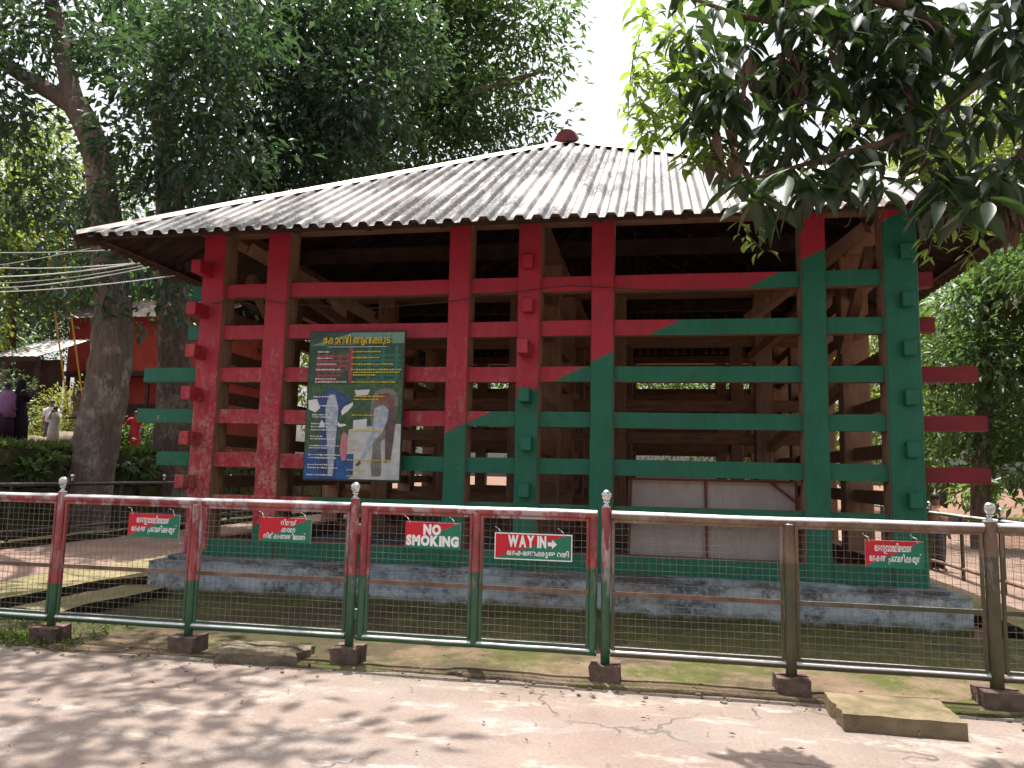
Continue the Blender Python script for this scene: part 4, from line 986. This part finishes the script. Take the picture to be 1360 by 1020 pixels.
# bare twigs hanging from the branch tips
for x, y in ((1150, 270), (1165, 285), (1140, 300), (1175, 280), (1180, 300)):
    p = at(x, y-20, 5.0); m = MB(); pts = [p]
    for i in range(5): p = p + Vector((ro.uniform(-.06,.06), ro.uniform(-.04,.04), -.07*ro.random())); pts.append(p)
    m.tube(pts, .0028, 4); m.build('twig', 'twig', ot)
# the crown goes on above the picture, over the road; unseen clumps added to shade the hanging leaves
over = []
def overhead(cx, cy, cz, rx, ry, rz, n, s=.24):
    for _ in range(n):
        while True:
            u = [ro.uniform(-1, 1) for _ in range(3)]
            if sum(q*q for q in u) < 1: break
        p = Vector((cx+u[0]*rx, cy+u[1]*ry, cz+u[2]*rz))
        if p.z > 1.9+.72*max(p.y, 0)+.1: rosette(p, s, 7, 'leaf_near', .4)
for a in ((1.9, 5.6, 7.0, 1.5, 1.0, .7, 60), (3.6, 5.7, 7.0, 1.4, 1.0, .7, 60), (4.8, 3.4, 6.6, 2.4, 1.7, .9, 110), (2.6, 4.6, 6.7, 1.5, 1.2, .7, 55), (5.6, 5.2, 6.5, 1.6, 1.0, .6, 60), (.6, 2.6, 5.6, 1.4, .9, .5, 26), (-2.2, 3.0, 6.3, 1.6, .9, .5, 34), (-4.6, 2.4, 6.2, 1.3, .9, .5, 26), (1.6, 1.6, 5.2, 1.6, .8, .5, 30)): overhead(*a)
LM = {}
for mt in ('leaf_near', 'leaf_young', 'leaf_dry'):
    LM[mt] = [leaf_obj_mesh(1, w, b, f, 'leaf', mt) for w, b, f in ((.34, .25, .35), (.38, .12, .25), (.30, .42, .45), (.36, .02, .3))]
cand = []
for i, (M_, v, mt) in enumerate(allv):
    p = M_.translation; c = CAM_R.transposed() @ (p - Vector((0, 0, EYE)))
    u, w = 680+1021*c.x/-c.z, 510-1021*c.y/-c.z
    if -20 < u < 1380 and -10 < w < 1020: cand.append((-(M_.to_scale().x)/p.length*(1.2 if mt == 'leaf_young' else 1), i))
cand.sort(); big = set(i for _, i in cand[:300])
LME = {mt: [mb.mesh('leaf', mt) for mb in LM[mt]] for mt in LM}
for mt in LM:
    V = []; F = []; base = 0
    for i, (M_, v, t_) in enumerate(allv):
        if t_ != mt: continue
        if i in big:
            o = link('leaf', LME[mt][v], ot); o.matrix_basis = M_; continue
        mb = LM[mt][v]; V += [tuple(M_ @ Vector(q)) for q in mb.v]; F += [tuple(base+q for q in f) for f in mb.f]; base += len(mb.v)
    me = bpy.data.meshes.new('foliage'); me.from_pydata(V, [], F); me.materials.append(MAT[mt]); me.polygons.foreach_set('use_smooth', [True]*len(F)); link('foliage', me, ot, 'stuff')

# shrubs, wall plants, grass, litter
def shrub(name, label, c, r, mat, seed, leaf=.14, per=60, group=None):
    e = empty(name, (c[0], c[1], c[2]), label, 'shrub', group); rg = random.Random(seed); m = MB()
    for i in range(6): m.tube([(c[0], c[1], c[2]-.05), (c[0]+rg.uniform(-.4,.4)*r, c[1]+rg.uniform(-.4,.4)*r, c[2]+r*rg.uniform(.6,1.4))], [.03, .01], 5)
    m.build('stem', 'twig', e)
    P, D, Nv, L, Wd = crown([((c[0], c[1], c[2]+r), (r, r, r*.95))], seed, per_m3=per/(4.19*r**3), leaf=leaf, n_per=18, spread=.18*max(r, .6), droop=.1)
    link('foliage', leaves_mesh('foliage', P, D, Nv, L, Wd, mat), e, 'stuff')
MAT['leaf_gold'] = leaf_mat('leaf_gold', (.14, .17, .03), (.24, .25, .04), (.30, .34, .06), .5)
def bank_at(x, y, Y): p = at(x, y, Y); return (p.x, p.y, bank_z(p.x, p.y))
shrub('golden_shrub', 'golden green clipped shrub before the red house', bank_at(95, 560, 24), 1.15, 'leaf_gold', 61, .13, 110)
shrub('golden_shrub', 'low yellow leaved plant on the bank beside the tin roofed shed', bank_at(58, 575, 25), .6, 'leaf_gold', 62, .15, 40)
shrub('leafy_plant', 'small leafy plant beside the person in red on the bank', bank_at(157, 590, 24), .32, 'leaf_mid', 63, .16, 45)
shrub('leafy_plant', 'pale leaved bush at the furrowed trunk on the bank', bank_at(196, 592, 26), .6, 'leaf_mid', 64, .16, 45)
shrub('leafy_plant', 'dark shrub at the far left end of the bank', bank_at(-10, 560, 24), 1.3, 'leaf_dark', 65, .2, 80)
for i, (x, y) in enumerate(((35, 628), (60, 612), (190, 620), (160, 615))):
    p = at(x, y, 0.001+14+ x*.025); Yw = -13.15; d = ray(x, y); q = Vector((0,0,EYE)) + d*(Yw/d.x)
    shrub('wall_plant', 'green plant rooted in the face of the mossy retaining wall', (q.x+.05, q.y, q.z-.2), .22, 'leaf_mid', 70+i, .2, 7, 'plants on the retaining wall')
g = np.random.default_rng(4); n = 9000
yy = g.uniform(9, 32, n); xx = -13.3-np.abs(g.normal(0, .5, n)); zz = np.array([bank_z(a, b) for a, b in zip(xx, yy)])-.02
D = np.stack([g.normal(0, .5, n)+.25, g.normal(0, .5, n), np.abs(g.normal(.6, .4, n))], 1); D /= np.linalg.norm(D, axis=1, keepdims=True)
Nv = np.cross(D, g.normal(size=(n, 3))); Nv /= np.linalg.norm(Nv, axis=1, keepdims=True)
o = link('grass', leaves_mesh('grass', np.stack([xx, yy, zz], 1), D, Nv, g.uniform(.12, .3, n), g.uniform(.015, .03, n), 'grass'), None, 'stuff'); o['label'] = 'grass fringe along the top of the retaining wall'; o['category'] = 'grass'
n = 1500; xx = np.concatenate([g.normal(-5.7, .35, n//2), g.uniform(-7.5, -5, n-n//2)]); yy = np.concatenate([g.normal(6.22, .12, n//2), g.uniform(6.3, 7.2, n-n//2)]); zz = np.full(n, .01)
D = np.stack([g.normal(0, .6, n), g.normal(0, .6, n), np.abs(g.normal(.6, .3, n))], 1); D /= np.linalg.norm(D, axis=1, keepdims=True); Nv = np.cross(D, g.normal(size=(n, 3))); Nv /= np.linalg.norm(Nv, axis=1, keepdims=True)
o = link('grass', leaves_mesh('grass', np.stack([xx, yy, zz], 1), D, Nv, g.uniform(.03, .09, n), g.uniform(.006, .012, n), 'grass'), None, 'stuff'); o['label'] = 'short grass round the foot of the left railing post'; o['category'] = 'grass'
n = 420; xx = g.uniform(-7, 4, n); yy = np.where(g.random(n) < .55, g.uniform(5.5, 8.4, n), g.uniform(2.5, 6, n)); zz = np.where(yy > 6.05, .062, .014); D = np.stack([g.normal(size=n), g.normal(size=n), np.abs(g.normal(0, .15, n))], 1); D /= np.linalg.norm(D, axis=1, keepdims=True); Nv = np.tile([0, 0, 1.], (n, 1))+g.normal(0, .2, (n, 3)); Nv -= D*(Nv*D).sum(1, keepdims=True); Nv /= np.linalg.norm(Nv, axis=1, keepdims=True)
o = link('leaf_litter', leaves_mesh('leaf_litter', np.stack([xx, yy, zz], 1), D, Nv, g.uniform(.015, .06, n), g.uniform(.008, .022, n), 'leaf_dry'), None, 'stuff'); o['label'] = 'scattered dry leaf fragments on road and verge'; o['category'] = 'leaf litter'
# pebbles and mortar crumbs along the verge edge
m = MB(); rp2 = random.Random(31)
for i in range(160):
    x = rp2.uniform(-6, 3.2); y = YE(x)+rp2.gauss(-.03, .10); r = rp2.uniform(.006, .02)
    pts = [(r*.8, 0), (r, r*.5), (r*.5, r)]; m.lathe(pts, (x, y, .0 if y < YE(x) else .02), 6, 0, rp2.uniform(.7,1.3), rp2.uniform(.7,1.3))
o = m.build('pebbles', 'stone', None, 'stuff'); o['label'] = 'small stones along the broken edge of the verge'; o['category'] = 'pebbles'

# ------------------------------------------------------------------ red house and shed on the bank
HY = 33.0
h0, h1 = at(78, 600, HY), at(212, 415, HY); hz = 2.15
hs_ = empty('red_house', ((h0.x+h1.x)/2, HY, hz), 'red walled house on the raised bank behind the trunks', 'house')
MAT['house_red'] = vary('house_red', (.24, .03, .024), (.31, .05, .034), 1.5, .8); MAT['house_dark'] = vary('house_dark', (.03, .018, .015), (.06, .035, .03), 2, .8)
MAT['tin'] = vary('old_tin', (.34, .31, .30), (.50, .47, .45), 2, .5, .5, .3, 20, .01, .2, stretch=(6, 1, 1)); MAT['brickred'] = vary('brick_lattice', (.20, .07, .05), (.28, .11, .08), 3, .9)
MB().box(h0.x, h1.x+2.5, HY, HY+7, hz+3.9, hz+6.6).build('upper_wall', 'house_red', hs_); MB().box(h0.x+1.2, h1.x+2.5, HY+.6, HY+7, hz-.2, hz+3.7).build('lower_wall', 'house_red', hs_)
MB().box(h0.x-.1, h1.x+2.7, HY-.12, HY+7, hz+3.7, hz+3.92).build('floor_band', 'house_dark', hs_)
MB().box(h0.x+3.1, h1.x+.9, HY+.55, HY+.64, hz-.1, hz+2.4).build('door_opening', 'house_dark', hs_)
r_ = MB(); r_.poly([(h0.x-1.0, HY-1.0, hz+6.4), (h1.x+3.5, HY-1.0, hz+6.4), (h1.x+3.5, HY+3.5, hz+8.2), (h0.x-1.0, HY+3.5, hz+8.2)]); r_.poly([(h0.x-1.0, HY+3.5, hz+8.2), (h1.x+3.5, HY+3.5, hz+8.2), (h1.x+3.5, HY+8, hz+6.4), (h0.x-1.0, HY+8, hz+6.4)]); r_.build('roof', 'house_dark', hs_)
for q in (0, 1, 2): MB().box(h0.x+.1+q*2.2, h0.x+.25+q*2.2, HY-.1, HY+.05, hz-.2, hz+3.7).build('pillar', 'house_dark', hs_)
SY = 30.0; s0, s1 = at(8, 520, SY), at(78, 447, SY)
sh = empty('tin_roofed_shed', ((s0.x+s1.x)/2, SY, hz), 'low shed with pale tin roof beside the red house', 'shed')
r_ = MB(); zt = s1.z; 
for i in range(14):
    xa = s0.x+(s1.x-s0.x)*i/14; xb = s0.x+(s1.x-s0.x)*(i+1)/14; dz = .05*(i % 2)
    r_.poly([(xa, SY-1.2, zt-1.1+dz), (xb, SY-1.2, zt-1.1+.05-dz), (xb, SY+2, zt+.2+.05-dz), (xa, SY+2, zt+.2+dz)])
r_.build('roof', 'tin', sh)
MB().box(s0.x-.2, s1.x+.2, SY-1.3, SY-1.2, zt-1.32, zt-1.1).build('fascia', 'house_dark', sh)
MB().box(s0.x, s1.x-.1, SY+.4, SY+.6, hz-.2, zt-1.0).build('back_wall', 'house_dark', sh)
for i in range(9): MB().box(s0.x+.1+i*.24, s0.x+.2+i*.24, SY, SY+.1, hz-.1, hz+2.0).build('paling', 'brickred', sh)
for z in (.6, 1.2, 1.8): MB().box(s0.x, s1.x-.1, SY+.1, SY+.15, hz+z, hz+z+.12).build('lath', 'brickred', sh)
for x in (s0.x, s1.x): MB().box(x-.07, x+.07, SY-1.1, SY-.96, hz-.2, zt-1.1).build('post', 'house_dark', sh)
# stones on the bank
for i, (x, y, r) in enumerate(((45, 580, .35), (58, 572, .3), (85, 578, .5), (96, 570, .55), (72, 560, .3), (40, 566, .35), (88, 590, .3))):
    p = bank_at(x, y, 19.5+.4*i); bm = bmesh.new(); bmesh.ops.create_icosphere(bm, subdivisions=2, radius=r)
    for v in bm.verts: v.co = Vector((v.co.x*1.4, v.co.y, v.co.z*.6))*(1+.35*N(v.co.x*2.2+i*7, v.co.y*2.2, v.co.z*2.2)) + Vector((p[0], p[1], p[2]+r*.1))
    tag(bm_build(bm, 'boulder', 'stone', smooth=True), 'grey boulder lying on the raised bank by the swing', 'rock', 'boulders on the bank')

# ------------------------------------------------------------------ people
def cmat(n, a, v=.12): return vary('cloth_'+n, tuple(x*(1-v) for x in a), tuple(x*(1+v) for x in a), 7, .85, .2, .2, 30, .01)
SKIN = vary('skin', (.20, .10, .065), (.24, .125, .08), 6, .55, .4, .05); HAIR = flat('hair', (.012, .01, .01), .5)
def person(label, foot, H, face, J, clothes, hair='short'):
    """J: joint positions for a 1.6 m figure looking to -Y, feet at z=0; clothes: list of (name, kind, material, args)"""
    e = empty('person', foot, label, 'person', None, face); s = H/1.6
    j = dict(pel=(0,0,.86), spi=(0,.0,1.02), che=(0,.0,1.20), nec=(0,.0,1.34), hb=(0,-.01,1.42), ht=(0,-.01,1.52),
             shl=(-.16,0,1.27), shr=(.16,0,1.27), ell=(-.21,.02,1.02), elr=(.21,.02,1.02), wrl=(-.22,-.05,.80), wrr=(.22,-.05,.80),
             hil=(-.085,0,.82), hir=(.085,0,.82), knl=(-.09,-.01,.45), knr=(.09,-.01,.45), anl=(-.09,.02,.07), anr=(.09,.02,.07), tol=(-.095,-.14,.03), tor=(.095,-.14,.03))
    j.update(J)
    for sd in 'lr':
        w = Vector(j['wr'+sd]); d = (w - Vector(j['el'+sd])).normalized(); j['ha'+sd] = tuple(w+d*.07)
        side = Vector((1 if sd == 'l' else -1, 0, 0)); side = (side - d*side.dot(d)).normalized()
        for q, (a, L) in enumerate(((-.028, .075), (-.010, .088), (.010, .082), (.028, .066))): j[f'f{q}{sd}'] = tuple(w + d*(.07+L) + side*a*1.3)
        j['th'+sd] = tuple(w + d*.075 + side*.055)
    names = list(j); ix = {n: i for i, n in enumerate(names)}
    E = [('pel','spi'),('spi','che'),('che','nec'),('nec','hb'),('hb','ht'),('che','shl'),('che','shr'),('shl','ell'),('shr','elr'),('ell','wrl'),('elr','wrr'),('wrl','hal'),('wrr','har'),('pel','hil'),('pel','hir'),('hil','knl'),('hir','knr'),('knl','anl'),('knr','anr'),('anl','tol'),('anr','tor')]
    E += [('ha'+sd, f'f{q}{sd}') for sd in 'lr' for q in range(4)] + [('wr'+sd, 'th'+sd) for sd in 'lr']
    R = dict(pel=(.13,.10), spi=(.12,.09), che=(.135,.095), nec=(.05,.05), hb=(.072,.08), ht=(.072,.085), shl=(.06,.06), shr=(.06,.06), ell=(.042,.042), elr=(.042,.042), wrl=(.026,.026), wrr=(.026,.026), hal=(.035,.02), har=(.035,.02), hil=(.085,.085), hir=(.085,.085), knl=(.055,.055), knr=(.055,.055), anl=(.036,.036), anr=(.036,.036), tol=(.032,.025), tor=(.032,.025))
    me = bpy.data.meshes.new('b'); me.from_pydata([Vector(j[n])*s for n in names], [(ix[a], ix[b]) for a, b in E], [])
    ob = bpy.data.objects.new('b', me); COL.objects.link(ob); md = ob.modifiers.new('s', 'SKIN'); md.use_smooth_shade = True
    for i, n in enumerate(names): r = R.get(n, (.009, .009)); me.skin_vertices[0].data[i].radius = (r[0]*s, r[1]*s); me.skin_vertices[0].data[i].use_root = (n == 'pel')
    sb = ob.modifiers.new('u', 'SUBSURF'); sb.levels = 1; sb.render_levels = 1
    bpy.context.view_layer.update()
    bme = bpy.data.meshes.new_from_object(ob.evaluated_get(bpy.context.evaluated_depsgraph_get())); bpy.data.objects.remove(ob)
    bme.materials.clear(); bme.materials.append(SKIN); b = bpy.data.objects.new('body', bme); COL.objects.link(b); b.parent = e
    def part(m, n, mt): me_ = m.mesh(n, mt); o_ = bpy.data.objects.new(n, me_); COL.objects.link(o_); o_.parent = e; return o_
    V3 = lambda n: Vector(j[n])*s
    hc = (V3('hb')+V3('ht'))/2
    m = MB(); m.smooth = True                                    # hair: cap over the back and top of the head, face left free
    prof = [(.10*sin(a)*s, .115*cos(a)*s) for a in [radians(d) for d in (8, 30, 55, 80, 100)]]
    m.lathe([(r, z) for r, z in prof][::-1], (hc.x, hc.y+.018*s, hc.z+.018*s), 14, 0, .92, 1.0)
    if hair == 'long': m.lathe([(.07*s, -.30*s), (.085*s, -.12*s), (.085*s, .02*s)], (hc.x, hc.y+.05*s, hc.z), 12, 0, 1, .6)
    part(m, 'hair', HAIR)
    m = MB(); m.smooth = True
    m.lathe([(.004*s, -.02*s), (.015*s, -.012*s), (.006*s, .02*s)], (hc.x, hc.y-.088*s, hc.z-.012*s), 6); 
    for sx in (-.082, .082): m.lathe([(.01*s, -.02*s), (.02*s, 0), (.01*s, .02*s)], (hc.x+sx*s, hc.y+.01*s, hc.z-.005*s), 6, 0, .5, 1)
    part(m, 'face', SKIN)
    m = MB()
    for sx in (-.03, .03): m.box(hc.x+(sx-.012)*s, hc.x+(sx+.012)*s, hc.y-.092*s, hc.y-.08*s, hc.z+.002*s, hc.z+.012*s)
    m.box(hc.x-.022*s, hc.x+.022*s, hc.y-.086*s, hc.y-.076*s, hc.z-.052*s, hc.z-.044*s); part(m, 'eyes_and_mouth', HAIR)
    for nme, kind, mt, arg in clothes:
        m = MB(); m.smooth = True
        if kind == 'loft':                                       # rings (x, y, z, rx, ry)
            seg = 18; b0 = len(m.v)
            for (x, y, z, rx, ry) in arg:
                for k_ in range(seg):
                    t = 2*pi*k_/seg; f = 1+.05*sin(t*7+z*9); m.v.append(((x+cos(t)*rx*f)*s, (y+sin(t)*ry*f)*s, z*s))
            for i in range(len(arg)-1):
                for k_ in range(seg): k2 = (k_+1) % seg; m.face((b0+i*seg+k_, b0+i*seg+k2, b0+(i+1)*seg+k2, b0+(i+1)*seg+k_))
            m.face(list(range(seg))[::-1]); m.face([b0+(len(arg)-1)*seg+k_ for k_ in range(seg)])
        elif kind == 'tubes':
            for path, rad in arg:
                m = MB(); m.smooth = True; m.tube([V3(p) if isinstance(p, str) else Vector(p)*s for p in path], [r*s for r in rad], 12); part(m, {'sleeves': 'sleeve', 'trousers': 'trouser_leg'}[nme], mt)
            continue
        elif kind == 'veil':
            m.lathe([(.15*s, -.26*s), (.115*s, -.12*s), (.108*s, 0), (.105*s, .06*s), (.07*s, .115*s), (.02*s, .135*s)], (hc.x, hc.y+.022*s, hc.z), 16)
        part(m, nme, mt)
    return e
TORSO = [(0,0,.80,.175,.135), (0,0,.98,.165,.125), (0,0,1.15,.18,.13), (0,0,1.27,.185,.115), (0,0,1.33,.10,.085)]
def dress(low, rl=.24): return [(0,0,low,rl,rl*.85), (0,0,.5,rl*.92,rl*.8), (0,0,.8,.19,.16)] + TORSO[1:]
SLV = lambda k=1: [(('shl','ell','wrl'), (.085*k,.066*k,.055*k)), (('shr','elr','wrr'), (.085*k,.066*k,.055*k))]
HALF = [(('shl','ell'), (.09,.075)), (('shr','elr'), (.09,.075))]
TROU = [(('hil','knl','anl'), (.11,.085,.07)), (('hir','knr','anr'), (.11,.085,.07))]
phone_pose = dict(ell=(-.20,-.10,1.06), elr=(.20,-.10,1.06), wrl=(-.06,-.26,1.30), wrr=(.06,-.26,1.30))
def on_bank(x, y, dd): p = atd(x, y, dd); return (p.x, p.y, bank_z(p.x, p.y)-.005)
# a body with its back turned to the road: facing about away
person('person in a long black dress and head cover on the bank', on_bank(22, 587, 20), 1.63, radians(150), phone_pose,
       [('dress', 'loft', cmat('black', (.014, .011, .018)), dress(.06, .27)), ('sleeves', 'tubes', cmat('black2', (.016, .012, .02)), SLV(1.15)), ('head_cover', 'veil', cmat('black3', (.013, .012, .016)), None)])
person('person with a mauve shawl over dark clothes on the bank', on_bank(4, 590, 19.6), 1.5, radians(170), {},
       [('dress', 'loft', cmat('plum', (.03, .012, .03)), dress(.06, .25)), ('shawl', 'loft', cmat('mauve', (.20, .10, .19)), [(-.02,0,.62,.25,.17), (0,0,.95,.24,.17), (0,0,1.2,.23,.15), (0,0,1.36,.12,.10)]), ('sleeves', 'tubes', cmat('mauve2', (.18, .09, .17)), SLV(1.2))], 'long')
person('person in white shirt standing on the bank behind the girl', on_bank(64, 592, 25), 1.5, radians(20), {},
       [('shirt', 'loft', cmat('white', (.55, .56, .6)), TORSO), ('sleeves', 'tubes', cmat('white2', (.55, .56, .6)), HALF), ('trousers', 'tubes', cmat('grey', (.08, .08, .09)), TROU)])
person('girl in pale grey long dress lifting a phone on the bank', on_bank(69, 592, 22), 1.08, radians(25), phone_pose,
       [('dress', 'loft', cmat('pale', (.36, .38, .34)), dress(.10, .24)), ('sleeves', 'tubes', cmat('pale2', (.36, .38, .34)), SLV())], 'long')
person('person in a red dress standing on the bank before the house', on_bank(177, 596, 27), 1.35, radians(15), dict(ell=(-.33,-.02,1.12), wrl=(-.42,-.10,.95)),
       [('dress', 'loft', cmat('red', (.30, .016, .03)), dress(.08, .25)), ('sleeves', 'tubes', cmat('red2', (.30, .016, .03)), HALF)], 'long')
person('person in white half hidden by the forked trunk', on_bank(149, 597, 29), 1.45, radians(-30), {},
       [('shirt', 'loft', cmat('white3', (.55, .55, .58)), dress(.55, .2)), ('sleeves', 'tubes', cmat('white4', (.55, .55, .58)), SLV()), ('trousers', 'tubes', cmat('white5', (.5, .5, .52)), TROU)])
# swing: two yellow ropes, a seat, somebody sitting
sw = atd(103, 556, 22.2); RZ_ = 6.6
swo = empty('rope_swing', (sw.x, sw.y, sw.z), 'rope swing with two yellow ropes hanging from the tree limb', 'swing')
rope = flat('yellow_rope', (.50, .30, .03), .8)
tops = [atd(70, 395, 22.0), atd(90, 385, 22.4)]
for q, (tp, sx) in enumerate(zip(tops, (-.28, .24))):
    mpt = [tp + (tp-Vector((sw.x+sx, sw.y, sw.z)))*.6, tp, Vector((sw.x+sx, sw.y, sw.z+.05))]; m = MB(); m.tube(mpt, .022, 6); m.build('rope', rope, swo)
MB().box(sw.x-.34, sw.x+.30, sw.y-.11, sw.y+.11, sw.z-.01, sw.z+.03).build('seat', 'house_dark', swo)
person('person in olive clothes sitting on the rope swing with arms raised', (sw.x, sw.y, sw.z+.03-.72*.95), 1.52, radians(75),
       dict(ell=(-.27,-.10,1.34), wrl=(-.26,-.10,1.60), elr=(.27,-.10,1.34), wrr=(.26,-.10,1.60), knl=(-.1,-.42,.80), knr=(.1,-.42,.80), anl=(-.1,-.52,.42), anr=(.1,-.52,.42), tol=(-.1,-.66,.38), tor=(.1,-.66,.38)),
       [('shirt', 'loft', cmat('olive', (.17, .145, .085)), [(0,.02,.72,.20,.17)]+TORSO), ('sleeves', 'tubes', cmat('olive2', (.17, .145, .085)), [(('shl','ell'), (.09,.07)), (('shr','elr'), (.09,.07))]), ('trousers', 'tubes', cmat('brown', (.11, .085, .06)), TROU)], 'long')
# somebody beyond the railing right of the cage
mp_ = at(1243, 672, 15.5)
person('dark haired person in tan shirt beyond the railing right of cage', (mp_.x, mp_.y, 0.0), 1.42, radians(120), {},
       [('shirt', 'loft', cmat('tan', (.42, .27, .19)), TORSO), ('sleeves', 'tubes', cmat('tan2', (.42, .27, .19)), SLV()), ('trousers', 'tubes', cmat('dark', (.05, .05, .06)), TROU)])
